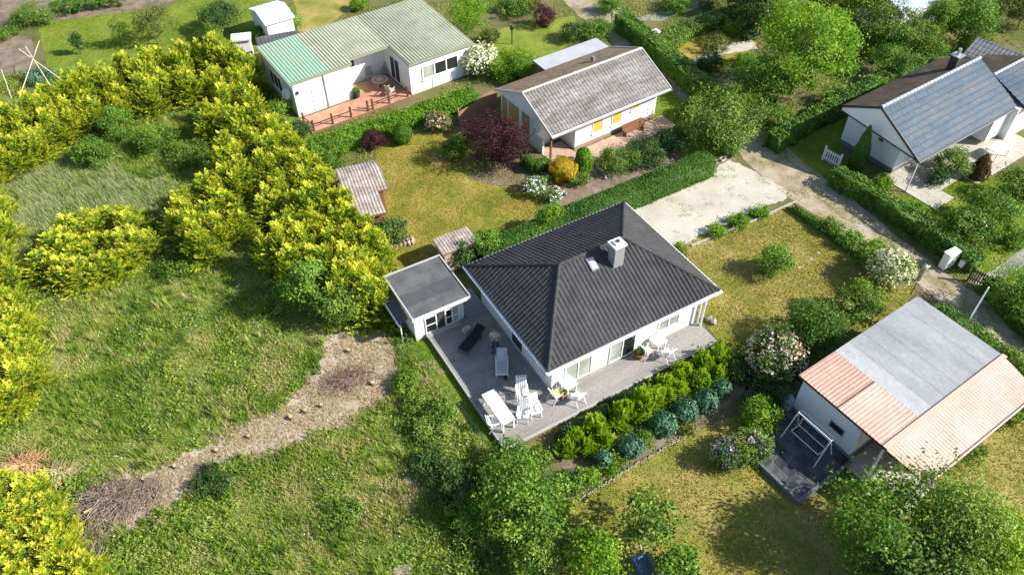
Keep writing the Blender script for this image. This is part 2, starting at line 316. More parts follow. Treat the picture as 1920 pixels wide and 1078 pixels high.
def crown_mesh(name, rx, ry, h, seed, leaf=.13, cover=2.0, lobe=.3, clump=.22, base=.12, squash=1.0, surf=.72, up=.3, spire=0):
    leaf *= .86; lobe *= 1.15
    """broadleaf crown: clumps of leaves spread through an uneven ellipsoid standing on z = base*h"""
    rng = np.random.default_rng(seed); hz = h * (1 - base) / 2; cz = h * base + hz
    area = 4 * math.pi * ((rx * ry) ** 1.6 / 3 + 2 * ((rx + ry) / 2 * hz) ** 1.6 / 3) ** (1 / 1.6)
    n = int(min(36000, cover * area / (leaf * leaf * .62 * .5) / 1.6)); m = max(14, int(area / (clump * clump * 5)))
    d = rdir(m, rng); d[:, 2] = np.where(rng.random(m) < .45, np.abs(d[:, 2]), d[:, 2])
    rad = lobes(d, rng, 11, lobe) * np.where(rng.random(m) < surf, rng.uniform(.82, 1.03, m), rng.uniform(.3, .82, m))
    if spire: rad *= 1 - spire * np.abs(d[:, 2]) * 0
    cc = d * rad[:, None] * np.array([rx, ry, hz]); 
    ct = rng.normal(0, .2, m) + .12 * d[:, 2]
    i = rng.integers(0, m, n); q = rng.normal(size=(n, 3)) * clump * rng.uniform(.5, 1.25, m)[i][:, None] * np.array([1, 1, .75])
    c = cc[i] + q; c[:, 2] += cz; c[:, 2] = np.maximum(c[:, 2], .05)
    out = unit(c - np.array([0, 0, cz * .8])); nrm = unit(out * .7 + rdir(n, rng) * .9 + np.array([0, 0, up]))
    a = unit(np.cross(nrm, rdir(n, rng))); b = np.cross(nrm, a); s = leaf * rng.uniform(.6, 1.3, n)[:, None]
    tint = .45 + ct[i] + rng.normal(0, .13, n)
    return cards_mesh(name, c, a * s * .62, b * s * .36, tint)
def trunk_mb(h, r, rx, seed, limbs=6):
    rnd = random.Random(seed); m = MB(); top = h * .7; x = y = 0; px, py, pz, pr = 0, 0, -.1, r
    pts = [(0, 0, -.1, r)]
    for k in range(1, 5):
        x += rnd.uniform(-.06, .06) * h * .5; y += rnd.uniform(-.06, .06) * h * .5; pts.append((x, y, top * k / 4, r * (1 - k / 5)))
    for p, q in zip(pts, pts[1:]): m.tube(p[:3], q[:3], p[3], q[3], 7)
    for k in range(limbs):
        s = pts[1 + k % 3]; a = k * 2.4 + rnd.random(); l = rx * rnd.uniform(.5, .8)
        e = (s[0] + math.cos(a) * l, s[1] + math.sin(a) * l, s[2] + h * rnd.uniform(.12, .3)); m.tube(s[:3], e, s[3] * .6, r * .12, 5)
        e2 = (e[0] + math.cos(a + .6) * l * .4, e[1] + math.sin(a + .6) * l * .4, e[2] + h * .1); m.tube(e, e2, r * .14, r * .05, 4)
    return m
def flowers_mesh(name, rx, ry, h, seed, n, size, base=.12, top_only=.0, k=5):
    rng = np.random.default_rng(seed + 77); hz = h * (1 - base) / 2; cz = h * base + hz
    d = rdir(n, rng); d[:, 2] = np.where(d[:, 2] < -.2 + top_only, np.abs(d[:, 2]), d[:, 2])
    cc = d * np.array([rx, ry, hz]) * (lobes(d, np.random.default_rng(seed), 11, .25) * rng.uniform(.98, 1.1, n))[:, None] + [0, 0, cz]
    c = np.repeat(cc, k, 0) + rng.normal(size=(n * k, 3)) * size * .42; m = len(c)
    nrm = unit(unit(c - [0, 0, cz]) + rdir(m, rng) * .8); a = unit(np.cross(nrm, rdir(m, rng))); b = np.cross(nrm, a)
    s = size * rng.uniform(.4, .75, m)[:, None]
    return cards_mesh(name, c, a * s * .5, b * s * .42, rng.uniform(.1, 1, m))
NPLANT = [100]
def place(cx, cy, h, fz=.5):
    p = P(cx, cy, h * fz); return p[0], p[1], depth(p)
def plant(name, label, cat, px, py, rpx, h, kind='green', leaf=.11, cover=2.0, lobe=.3, clump=None, flower=None, trunk=False, asp=1.0, group=None, base=None, fz=.52, seed=None, **kw):
    """a tree or shrub whose crown the photograph shows round px, py with half width rpx"""
    x, y, dp = place(px, py, h, fz); r = rpx * dp / F_PX * .93
    NPLANT[0] += 1; sd = seed or NPLANT[0]
    base = (.25 if trunk else .04) if base is None else base
    t = thing(name, label, cat, (x, y, 0), RNG.uniform(0, 360) if asp == 1 else kw.pop('rz', 0), group); kw.pop('rz', None)
    ry = r * asp
    link('crown' if trunk else 'foliage', crown_mesh('crown', r, ry, h, sd, leaf, cover, lobe, clump or max(.13, min(.42, r * .2)), base, **kw), LM[kind], t)
    trunk_mb(h, max(.035, r * .055), r, sd).build('trunk' if trunk else 'stem', BARK, t)
    if flower:
        fk, n, sz = flower; link('blossom', flowers_mesh('blossom', r, ry, h, sd, n, sz, base), LM[fk], t)
    return t
def conifer_mesh(rm, h, seed, nplume=330, per=44, size=.15, leaders=5, up=.5, wid=1.0, plen=1.0):
    """feathery conifer: plumes start inside the bush and reach out and up; young growth at the tips"""
    rng = np.random.default_rng(seed); C = []; A = []; B = []; T = []
    lead = [(0, 0, 1.0)] + [(rng.uniform(-.5, .5) * rm, rng.uniform(-.5, .5) * rm, rng.uniform(.72, .95)) for _ in range(leaders)]
    for k in range(nplume):
        lx, ly, lh = lead[rng.integers(len(lead))]; u = rng.random() ** .8; z = u * h * lh
        R = rm * (.95 - .85 * u ** 2.0) * rng.uniform(.55, 1.28) * (.75 if lx else 1)
        th = rng.uniform(0, 2 * math.pi); el = up - .25 + .95 * u + rng.normal(0, .2)
        d = np.array([math.cos(th) * math.cos(el), math.sin(th) * math.cos(el), math.sin(el)])
        L = plen * rng.uniform(.8, 1.5) * (.6 + .5 * R / rm) * min(1, rm * .75); e = np.array([lx + math.cos(th) * R, ly + math.sin(th) * R, z]) ; s0 = e - d * L * .8
        s0[2] = max(s0[2], .05)
        n = per; t = rng.random(n) ** .8; w = ((1 - t) * .15 + .015) * wid; side = unit(np.cross(d, [0, 0, 1.0])); upv = np.cross(side, d)
        q = rng.normal(size=n) ; q2 = rng.normal(size=n) * .32
        c = s0 + d * (L * t)[:, None] + side * (np.sign(q) * np.abs(q) ** 1.2 * w)[:, None] + upv * (q2 * w)[:, None]; c[:, 2] -= .12 * np.abs(q) * w * 2
        a = unit(d + side * (q * .55)[:, None] + upv * (q2 * .5)[:, None] + rdir(n, rng) * .22); nr = unit(upv + rdir(n, rng) * .7); b = unit(np.cross(a, nr))
        s = size * (1.15 - .55 * t) * rng.uniform(.7, 1.25, n); C.append(c); A.append(a * s[:, None] * .62); B.append(b * s[:, None] * .24)
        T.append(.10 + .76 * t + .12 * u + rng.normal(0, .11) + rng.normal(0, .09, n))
    return cards_mesh('crown', np.vstack(C), np.vstack(A), np.vstack(B), np.concatenate(T))
def fern_mesh(r, h, seed, n=46, per=26):
    """clump of arching feathery fronds"""
    rng = np.random.default_rng(seed); C = []; A = []; B = []; T = []
    for k in range(n):
        th = rng.uniform(0, 2 * math.pi); R = r * rng.uniform(.3, 1.05); H = h * (1.05 - .5 * (R / r) ** 2) * rng.uniform(.8, 1.1); t = rng.random(per)
        o = np.array([math.cos(th), math.sin(th), 0]); sd = np.array([-o[1], o[0], 0])
        c = o * (R * t ** 1.3)[:, None]; c[:, 2] = H * np.sin(t * 1.75) ; w = .13 * np.sin(t * 2.9 + .15) + .02; q = rng.choice([-1, 1], per) * rng.random(per)
        c = c + sd * (q * w)[:, None]; a = unit(o * .5 + sd * np.sign(q)[:, None] * .8 + np.array([0, 0, .35]) + rdir(per, rng) * .3); b = unit(np.cross(a, [0, 0, 1.0] + rdir(per, rng) * .4))
        C.append(c); s = rng.uniform(.09, .15, per)[:, None]; A.append(a * s * .6); B.append(b * s * .3); T.append(.3 + .4 * t + rng.normal(0, .1) + rng.normal(0, .08, per))
    return cards_mesh('fronds', np.vstack(C), np.vstack(A), np.vstack(B), np.concatenate(T))
def hedge(name, label, pts, w, h, kind='hedge', lump=.12, leaf=.10, dens=190, cat='hedge', group=None, core=.86, tintlow=.25):
    """hedge along world xy points; leaves over its sides and top, a twiggy mass within"""
    pts = [np.array(p[:2], float) for p in pts]; o = pts[0].copy(); t = thing(name, label, cat, (o[0], o[1], 0), 0, group)
    NPLANT[0] += 1; rng = np.random.default_rng(NPLANT[0]); C = []; NR = []; ev = []; ef = []
    seg = [(a - o, b - o) for a, b in zip(pts, pts[1:])]
    for a, b in seg:
        L = np.linalg.norm(b - a); u = (b - a) / L; v = np.array([-u[1], u[0]]); per = 2 * h + w; n = int(L * per * dens)
        s = rng.uniform(-.04, 1.04, n) * L; q = rng.random(n) * per; side = np.where(q < h, -1, np.where(q < h + w, 0, 1))
        y = np.where(side == -1, -w / 2, np.where(side == 1, w / 2, q - h - w / 2)); z = np.where(side == -1, q, np.where(side == 1, q - h - w, h))
        wx = s * u[0] + a[0] + o[0]; wy = s * u[1] + a[1] + o[1]
        lum = (fbm(wx * 1.0 + z, wy + z * .7, .9) - .5) * 2 * lump + rng.normal(0, .035, n); y = y + side * lum; z = z + np.where(side == 0, lum, 0); y = y * (1 - .12 * np.clip(z / h - .8, 0, 1))
        C.append(np.stack([a[0] + u[0] * s + v[0] * y, a[1] + u[1] * s + v[1] * y, np.maximum(z, .03)], 1))
        NR.append(np.stack([v[0] * side, v[1] * side, (side == 0) * 1.0], 1))
        k = len(ev); cw = w / 2 * core; ch = h * core if lump > .05 else h * .95
        for P0 in (a, b):
            for yy, zz in ((-cw, 0), (-cw, ch), (cw, ch), (cw, 0)): ev.append((P0[0] + v[0] * yy, P0[1] + v[1] * yy, zz))
        ef += [(k, k + 1, k + 5, k + 4), (k + 1, k + 2, k + 6, k + 5), (k + 2, k + 3, k + 7, k + 6), (k, k + 3, k + 2, k + 1), (k + 4, k + 5, k + 6, k + 7)]
    C = np.vstack(C); NR = np.vstack(NR); n = len(C)
    nr = unit(NR * .9 + rdir(n, rng) * .75 + np.array([0, 0, .2])); a = unit(np.cross(nr, rdir(n, rng))); b = np.cross(nr, a); s = leaf * rng.uniform(.6, 1.3, n)[:, None]
    tn = .42 + (fbm(C[:, 0] + o[0], C[:, 1] + o[1] + C[:, 2], .6) - .5) * .7 + rng.normal(0, .12, n)
    link('foliage', cards_mesh('hedge_foliage', C, a * s * .62, b * s * .4, tn, (ev, ef, tintlow)), LM[kind], t)
    return t
def shaped(name, label, cat, px, py, rpx, h, kind, prof, leaf=.07, dens=420, sx=1, group=None, fz=.5, jit=.03):
    """clipped shrub: leaves over a turned outline prof = [(z/h, r/R)...]"""
    x, y, dp = place(px, py, h, fz); r = rpx * dp / F_PX; t = thing(name, label, cat, (x, y, 0), RNG.uniform(0, 360), group)
    NPLANT[0] += 1; rng = np.random.default_rng(NPLANT[0]); zz = np.array([p[0] for p in prof]); rr = np.array([p[1] for p in prof]) * r
    n = int((2 * math.pi * r * h + math.pi * r * r) * dens); k = rng.random(n * 2); R = np.interp(k, zz, rr); keep = rng.random(n * 2) < (R / r + .12); k = k[keep]; R = R[keep]; n = len(k)
    th = rng.uniform(0, 2 * math.pi, n); R = R * (1 + (vnoise(th * 1.6 + px, k * 3, .6) - .5) * .42) + rng.normal(0, jit, n)
    top = k > .93; R = np.where(top, R * np.sqrt(rng.random(n)), R)
    C = np.stack([np.cos(th) * R, np.sin(th) * R * sx, k * h + rng.normal(0, jit, n)], 1); C[:, 2] = np.maximum(C[:, 2], .02)
    out = np.stack([np.cos(th), np.sin(th), (k - .45) * 1.6], 1); nr = unit(unit(out) + rdir(n, rng) * .6); a = unit(np.cross(nr, rdir(n, rng))); b = np.cross(nr, a); s = leaf * rng.uniform(.6, 1.3, n)[:, None]
    m = MB().lathe(0, 0, [(a_ * h * .96 + .01, max(.01, b_ * r * .84)) for a_, b_ in prof], 10, 1, sx)
    link('foliage', cards_mesh('clipped_foliage', C, a * s * .62, b * s * .4, .45 + rng.normal(0, .18, n), (m.v, m.f, .25)), LM[kind], t)
    MB().tube((0, 0, -.05), (0, 0, h * .3), .04, .03, 6).build('stem', BARK, t)
    return t
BALL = [(0, .35), (.1, .7), (.3, .95), (.5, 1), (.7, .92), (.87, .65), (1, .15)]
CONE = [(0, .7), (.08, .95), (.25, 1), (.5, .85), (.75, .55), (.92, .25), (1, .05)]
COLUMN = [(0, .75), (.15, 1), (.5, 1), (.8, .9), (.93, .65), (1, .2)]

# ------------------------------------------------------------------ ground sheets
def world_poly(px, z=0): return [tuple(P(x, y, z)[:2]) for x, y in px]
def sheet(name, poly, z, mat, jit=.18, step=.35, kind='structure', wob=.9, rag=0):
    pts = []; n = len(poly)
    for i in range(n):
        a = np.array(poly[i]); b = np.array(poly[(i + 1) % n]); L = np.linalg.norm(b - a); k = max(1, int(L / step)) if jit else 1
        for j in range(k): pts.append(a + (b - a) * j / k)
    pts = np.array(pts)
    if jit: pts = pts + np.stack([(fbm(pts[:, 0], pts[:, 1], wob) - .5) * 4 * jit, (fbm(pts[:, 0] + 50, pts[:, 1] + 31, wob) - .5) * 4 * jit], 1)
    if rag: pts = pts + np.stack([fbm(pts[:, 0] + 3, pts[:, 1], .28) - .5, fbm(pts[:, 0] + 9, pts[:, 1] + 4, .28) - .5], 1) * rag
    tri = tessellate_polygon([[Vector((p[0], p[1], 0)) for p in pts]])
    me = bpy.data.meshes.new(name); me.from_pydata([(p[0], p[1], z) for p in pts], [], [tuple(t) for t in tri]); me.update()
    if len(me.polygons) and sum(p.normal.z for p in me.polygons) < 0: me.flip_normals()
    o = link(name, me, mat); o['kind'] = kind; return o
me = bpy.data.meshes.new('ground'); me.from_pydata([(-300, -150, 0), (300, -150, 0), (300, 450, 0), (-300, 450, 0)], [], [(0, 1, 2, 3)])
link('ground', me, GROUNDM)['kind'] = 'structure'

MEADOW = world_poly([(-420, 120), (-60, 215), (300, 110), (470, 150), (600, 320), (700, 470), (742, 620), (800, 640), (860, 740), (960, 862), (1075, 940), (1050, 1180), (-600, 1180)])
# gently uneven meadow floor
g = .45; xs = np.arange(-36, 6, g); ys = np.arange(11, 56, g); X, Y = np.meshgrid(xs, ys, indexing='ij')
ins = inside(X, Y, MEADOW); Z = .02 + .16 * fbm(X, Y, 2.2) * np.minimum(1, 1.0)
DIRTPX = [(612, 632), (690, 612), (748, 640), (742, 700), (735, 750), (690, 772), (640, 795), (585, 822), (500, 852), (430, 870), (375, 895), (345, 925), (300, 965), (250, 990), (180, 985), (140, 950), (195, 912), (290, 878), (380, 838), (450, 802), (525, 768), (590, 705)]
DIRTW = world_poly(DIRTPX)
SIDEW = world_poly([(752, 648), (812, 632), (850, 690), (950, 845), (935, 868), (880, 800), (820, 725)]); near = inside(X, Y, SIDEW) | inside(X + .45, Y, SIDEW) | inside(X - .45, Y, SIDEW) | inside(X, Y + .45, SIDEW) | inside(X, Y - .45, SIDEW)
for dx_, dy_ in ((0, 0), (.7, 0), (-.7, 0), (0, .7), (0, -.7), (.5, .5), (-.5, -.5), (.5, -.5), (-.5, .5)): near |= inside(X + dx_, Y + dy_, DIRTW)
Z = np.where(near, .02, Z)
vs = np.stack([X, Y, Z], -1).reshape(-1, 3); ny = len(ys); fs = []
for i in range(len(xs) - 1):
    for j in range(ny - 1):
        if ins[i, j] and ins[i + 1, j] and ins[i, j + 1] and ins[i + 1, j + 1]: fs.append((i * ny + j, (i + 1) * ny + j, (i + 1) * ny + j + 1, i * ny + j + 1))
used = sorted({k for f in fs for k in f}); mp = {k: i for i, k in enumerate(used)}
me = bpy.data.meshes.new('meadow'); me.from_pydata([tuple(vs[k]) for k in used], [], [tuple(mp[k] for k in f) for f in fs]); me.shade_smooth()
link('meadow_ground', me, MEADM)['kind'] = 'structure'
sheet('dirt_path', DIRTW, .05, DIRT, .22, .1, wob=.8, rag=.8)
sheet('sandy_strip', world_poly([(762, 880), (782, 905), (778, 960), (776, 1020), (772, 1110), (735, 1110), (748, 1010), (758, 950)]), .1, DIRT, .08, .3)

LAWNS = {
 'side_lawn': (FRESHL, [(752, 648), (812, 632), (850, 690), (950, 845), (935, 868), (880, 800), (820, 725)], .03),
 'far_left_lawn': (GREENL, [(70, 46), (235, 22), (300, 28), (345, -5), (520, -40), (500, 80), (430, 120), (300, 200), (110, 190)], .004),
 'lawn_behind_green_roof': (DRYL, [(545, -40), (790, -60), (640, 30), (600, 60), (560, 60)], .004),
 'fruit_garden_lawn': (GREENL, [(915, 60), (1010, 40), (1080, 30), (1075, 80), (1010, 120), (915, 130)], .004),
 'plum_tree_lawn': (GOLDL, [(700, 275), (745, 255), (860, 250), (1000, 320), (1030, 375), (985, 420), (900, 462), (800, 500), (735, 505), (700, 440), (725, 400)], .006),
 'front_lawn': (DRYL, [(1285, 455), (1385, 425), (1480, 385), (1560, 430), (1660, 500), (1720, 545), (1640, 625), (1500, 650), (1400, 700), (1345, 640), (1290, 560)], .006),
 'lower_lawn': (DRYL, [(1060, 950), (1190, 870), (1310, 803), (1400, 770), (1480, 790), (1430, 870), (1500, 940), (1600, 905), (1750, 900), (1900, 780), (2060, 760), (2100, 1180), (1030, 1180)], .006),
 'roadside_garden_lawn': (FRESHL, [(1600, 350), (1700, 370), (1760, 340), (1900, 330), (1960, 330), (1960, 600), (1870, 520), (1760, 470), (1680, 430)], .004),
 'shaded_lawn': (FRESHL, [(1430, 240), (1560, 190), (1600, 230), (1560, 320), (1530, 340), (1450, 290)], .004),
 'garden_beyond_track': (GOLDL, [(1255, 60), (1390, 40), (1420, 80), (1380, 120), (1260, 110)], .004),
 'road_verge': (FRESHL, [(1225, 130), (1290, 180), (1390, 270), (1330, 320), (1240, 260), (1200, 180)], .004),
 'green_roof_strip': (FRESHL, [(480, 100), (500, 90), (560, 240), (640, 290), (560, 330)], .004),
}
LAWNW = {}
for k, (m, px, z) in LAWNS.items():
    LAWNW[k] = world_poly(px); sheet('lawn_' + k if not k.endswith('lawn') else k, LAWNW[k], z, m, .1, .4)
ROADPX = [(1035, -30), (1050, -5), (1075, 20), (1120, 60), (1165, 95), (1240, 160), (1300, 200), (1370, 255), (1395, 300), (1478, 372), (1560, 420), (1640, 475), (1720, 530), (1790, 600), (1870, 680), (1960, 760), (2060, 780), (1950, 650), (1850, 565), (1760, 505), (1690, 450), (1600, 375), (1500, 300), (1440, 255), (1380, 215), (1300, 150), (1235, 95), (1165, 30), (1120, -30)]
sheet('road', world_poly(ROADPX), .012, ROADM, .1, .4)
sheet('gravel_parking', world_poly([(1180, 388), (1290, 335), (1372, 302), (1410, 318), (1474, 358), (1476, 372), (1400, 402), (1335, 432), (1290, 456), (1262, 462), (1220, 430)]), .018, GRAVEL, .08, .12, rag=.35)
sheet('front_drive', world_poly([(1380, 262), (1440, 250), (1520, 315), (1560, 345), (1480, 372), (1400, 306)]), .015, ROADM, .05, .4)
for k, px in enumerate([[(0, -40), (60, -40), (60, 40), (30, 60), (0, 60)], [(-60, 60), (60, 70), (75, 190), (0, 230), (-60, 230)], [(60, -40), (340, -60), (345, -2), (235, 24), (70, 46)],
        [(1020, 300), (1110, 262), (1330, 250), (1350, 285), (1060, 395), (1000, 400), (985, 345)], [(1050, 850), (1190, 760), (1370, 655), (1420, 720), (1310, 803), (1180, 870), (1060, 950)],
        [(1170, 372), (1370, 288), (1385, 302), (1190, 388)], [(870, 330), (960, 300), (1000, 330), (1000, 350), (930, 350)], [(1400, 700), (1500, 690), (1500, 790), (1400, 800)]]):
    sheet('soil_bed', world_poly(px), .002 if k < 4 else .009, SOIL, .1, .5)
sheet('garden_path', world_poly([(1825, 530), (1850, 515), (1900, 478), (1960, 440), (1980, 460), (1900, 510), (1850, 545)]), .02, ASPH, .02, .5)
sheet('terrace_paving', world_poly([(1340, 88), (1410, 75), (1420, 92), (1330, 108), (1300, 125), (1290, 118)]), .012, CREAMP, .02, .5)
sheet('plot_path', world_poly([(1210, 30), (1300, 5), (1400, -30), (1400, -20), (1310, 15), (1240, 40), (1180, 40)]), .016, ASPH, .02, .5)

# ------------------------------------------------------------------ roof surfaces
def ribbed(parent, name, mat, poly, plane, rib='y', pitch=.3, amp=.03, row=0, step=.02, kind='stuff', sharp=False, sub=4):
    """a real corrugated or tiled surface: profile across, overlapping rows along, clipped to a convex outline"""
    z0, ax, ay = plane; xs_ = [p[0] for p in poly]; ys_ = [p[1] for p in poly]
    x0, x1, y0, y1 = min(xs_) - .01, max(xs_) + .01, min(ys_) - .01, max(ys_) + .01
    (s0, s1, t0, t1) = (x0, x1, y0, y1) if rib == 'y' else (y0, y1, x0, x1)
    ns = int((s1 - s0) / (pitch / sub)) + 1; S = np.linspace(s0, s1, ns + 1); ph = (S / pitch) % 1
    hs = amp * (np.abs(np.sin(math.pi * ph)) ** .8 if not sharp else np.where(ph < .45, 1, 0))
    if row:
        dn = (ay if rib == 'y' else ax); T = []; H = []
        r = math.floor(t0 / row) * row
        while r < t1 + row:
            a, b = (step, 0) if dn > 0 else (0, step)   # thick edge lies on the downhill side
            T += [r + 1e-3, r + row - 1e-3]; H += [a, b]; r += row
    else: T = [t0, t1]; H = [0, 0]
    vs = []; m = len(T)
    for s, h in zip(S, hs):
        for t, g in zip(T, H):
            if row: g = g + .012 * (_G[int(s / pitch) % 256, int(t / row + 50) % 256] - .5)
            x, y = (s, t) if rib == 'y' else (t, s); vs.append((x, y, z0 + ax * x + ay * y + h + g))
    fs = [(i * m + j, (i + 1) * m + j, (i + 1) * m + j + 1, i * m + j + 1) if rib == 'y' else (i * m + j, i * m + j + 1, (i + 1) * m + j + 1, (i + 1) * m + j) for i in range(len(S) - 1) for j in range(m - 1)]
    bm = bmesh.new(); bv = [bm.verts.new(v) for v in vs]
    for f in fs: bm.faces.new([bv[i] for i in f])
    n = len(poly); ar = sum(poly[i][0] * poly[(i + 1) % n][1] - poly[(i + 1) % n][0] * poly[i][1] for i in range(n)); sg = 1 if ar > 0 else -1
    for i in range(n):
        a = poly[i]; b = poly[(i + 1) % n]; nrm = Vector(((b[1] - a[1]) * sg, -(b[0] - a[0]) * sg, 0))
        bmesh.ops.bisect_plane(bm, geom=bm.verts[:] + bm.edges[:] + bm.faces[:], plane_co=(a[0], a[1], 0), plane_no=nrm, clear_outer=True)
    me = bpy.data.meshes.new(name); bm.to_mesh(me); bm.free()
    o = link(name, me, mat, parent)
    if kind: o['kind'] = kind
    return o
def slab(parent, name, mat, poly, plane, t0=-.12, t1=-.012):
    f = lambda d: (lambda x, y: plane[0] + plane[1] * x + plane[2] * y + d)
    return MB().prism(poly, f(t0), f(t1)).build(name, mat, parent)
def rail(parent, name, mat, a, b, w=.1, h=.1, off=0):
    """straight squared bar from a to b"""
    a = Vector(a); b = Vector(b); d = b - a; L = d.length; q = d.to_track_quat('X', 'Z'); m = MB()
    vs = []
    for sx in (0, L):
        for sy, sz in ((-w / 2, -h / 2), (w / 2, -h / 2), (w / 2, h / 2), (-w / 2, h / 2)): vs.append(tuple(a + q @ Vector((sx, sy, sz + off))))
    m.add(vs, [(0, 3, 2, 1), (4, 5, 6, 7), (0, 1, 5, 4), (1, 2, 6, 5), (2, 3, 7, 6), (3, 0, 4, 7)]); return m.build(name, mat, parent)
def opening(parent, name, x0, x1, z0, z1, face, at, panes=1, frame=WHITEP, glass=GLASS, rows=1, out=.05, bar=.06, sill=True, label=None):
    """window or glazed door standing on a wall face ('-y', '+y', '-x', '+x' at coordinate at), frame proud, panes set back inside it"""
    sg = -1 if face[0] == '-' else 1; m = MB()
    def bx(mb, a0, a1, b0, b1, d0, d1):
        lo, hi = sorted((at + sg * d0, at + sg * d1))
        if face[1] == 'y': mb.box(a0, lo, b0, a1, hi, b1)
        else: mb.box(lo, a0, b0, hi, a1, b1)
        return mb
    bx(m, x0, x0 + bar, z0, z1, -.02, out); bx(m, x1 - bar, x1, z0, z1, -.02, out); bx(m, x0 + bar, x1 - bar, z0, z0 + bar, -.02, out); bx(m, x0 + bar, x1 - bar, z1 - bar, z1, -.02, out)
    pw = (x1 - x0 - bar) / panes; ph = (z1 - z0 - bar) / rows
    for i in range(1, panes): bx(m, x0 + i * pw, x0 + i * pw + bar, z0 + bar, z1 - bar, -.02, out)
    for j in range(1, rows):
        for i in range(panes): bx(m, x0 + bar + i * pw, x0 + (i + 1) * pw, z0 + j * ph, z0 + j * ph + bar * .7, -.02, out - .006)
    f = m.build(name, frame, parent)
    if label: f['label'] = label
    for i in range(panes):
        for j in range(rows):
            bx(MB(), x0 + i * pw + bar * .8, x0 + (i + 1) * pw + bar * .2, z0 + j * ph + bar * .8, z0 + (j + 1) * ph + bar * .2, .004, .016).build('pane', glass if not isinstance(glass, list) else glass[i % len(glass)], f)
    if sill: bx(MB(), x0 - .05, x1 + .05, z0 - .06, z0 - .003, .003, out + .06).build('sill', frame, f)
    return f
def dish(parent, loc, aim, r=.35, mat=None):
    mat = mat or plain('dish_grey', (.72, .72, .7), .5, .05); m = MB(); prof = [(.0, .02), (.01, r * .4), (.04, r * .75), (.09, r)]; m.lathe(0, 0, prof, 18)
    d = m.build('satellite_dish', mat, parent); d.location = loc; d.rotation_euler = Vector(aim).to_track_quat('Z', 'Y').to_euler()
    MB().tube((0, -r, .05), (0, -.03, .38), .012, n=5).tube((0, -.05, .36), (0, .04, .4), .035, n=6).build('feed_arm', DARKM, d)
    return d

# ================================================================== BUILDINGS
# ---------------------------------------------------------------- main house, black hipped roof
MO, MA = (1.68, 23.04), 29.9
H1 = thing('bungalow', 'white bungalow with black tiled hipped roof beside the large grey wooden deck', 'house', (*MO, 0), MA)
RX0, RX1, RY, ZE, ZR = 3.2, 7.15, 4.15, 2.9, 4.95
E_ = [(0, 0), (10.6, 0), (10.6, 8.45), (0, 8.45)]
kf = (ZR - ZE) / RY; kb = (ZR - ZE) / (8.45 - RY); kl = (ZR - ZE) / RX0; kr = (ZR - ZE) / (10.6 - RX1)
planes = [([(0, 0), (10.6, 0), (RX1, RY), (RX0, RY)], (ZE, 0, kf), 'y'), ([(10.6, 8.45), (0, 8.45), (RX0, RY), (RX1, RY)], (ZE + kb * 8.45, 0, -kb), 'y'),
          ([(0, 8.45), (0, 0), (RX0, RY)], (ZE, kl, 0), 'x'), ([(10.6, 0), (10.6, 8.45), (RX1, RY)], (ZE + kr * 10.6, -kr, 0), 'x')]
roof = MB()
for pl, pn, rb in planes:
    f = lambda d, pn=pn: (lambda x, y: pn[0] + pn[1] * x + pn[2] * y + d)
    roof.prism(pl, f(-.10), f(-.01))
R1 = roof.build('roof', DARKM, H1)
for pl, pn, rb in planes: ribbed(R1, 'roof_tiles', TILEBLK, pl, pn, rb, .24, .08, .34, .014)
hipm = MB()
for a, b in (((0, 0, ZE), (RX0, RY, ZR)), ((0, 8.45, ZE), (RX0, RY, ZR)), ((10.6, 0, ZE), (RX1, RY, ZR)), ((10.6, 8.45, ZE), (RX1, RY, ZR)), ((RX0, RY, ZR), (RX1, RY, ZR))):
    a = Vector(a); b = Vector(b); n = int((b - a).length / .36)
    for i in range(n):
        p = a.lerp(b, i / n); q = a.lerp(b, (i + 1.06) / n); c = MB().tube((p.x, p.y, p.z + .03), (q.x, q.y, q.z + .03), .105, .085, 8).build('ridge_tile', TILEBLK, R1)
MB().prism([(.6, .55), (9.9, .55), (9.9, 7.9), (.6, 7.9)], .0, 2.88).build('wall', WHITE, H1)
MB().prism([(.58, .53), (9.92, .53), (9.92, 7.92), (.58, 7.92)], .0, .28).build('plinth', GREYP, H1)
fa = MB(); fa.box(-.03, -.03, 2.70, 10.63, 0, 2.86); fa.box(-.03, 8.45, 2.70, 10.63, 8.48, 2.86); fa.box(-.03, 0, 2.70, 0, 8.45, 2.86); fa.box(10.6, 0, 2.70, 10.63, 8.45, 2.86)
fa.build('fascia', WHITEP, H1)
so_ = MB(); so_.box(0, 0, 2.69, 10.6, .55, 2.72); so_.box(0, .55, 2.69, .6, 8.45, 2.72); so_.box(9.9, .55, 2.69, 10.6, 8.45, 2.72); so_.build('soffit', WHITEP, H1)
for x0, y0, x1, y1 in ((-.09, -.09, 10.69, -.09), (-.09, -.09, -.09, 8.54), (-.09, 8.54, 10.69, 8.54), (10.69, -.09, 10.69, 8.54)):
    MB().tube((x0, y0, 2.80), (x1, y1, 2.80), .06, n=8).build('gutter', WHITEP, H1)
MB().tube((10.0, .45, .3), (10.0, .45, 2.7), .045).build('downpipe', WHITEP, H1)
MB().tube((10.0, .2, .3), (10.0, .2, 2.7), .06).build('porch_post', WHITEP, H1)
opening(H1, 'patio_door', 1.35, 3.0, .36, 2.3, '-y', .55, 2, glass=GLASS2, sill=False)
opening(H1, 'patio_door', 4.1, 5.75, .36, 2.3, '-y', .55, 2, glass=[GLASS2, GLASS], sill=False)
opening(H1, 'window', 7.2, 8.6, 1.0, 2.3, '-y', .55, 2, glass=GLASS2)
opening(H1, 'window', .95, 1.7, 1.0, 2.3, '-x', .6, 1); opening(H1, 'window', 1.95, 3.0, 1.0, 2.3, '-x', .6, 1); opening(H1, 'patio_door', 3.3, 4.5, .36, 2.3, '-x', .6, 1, sill=False)
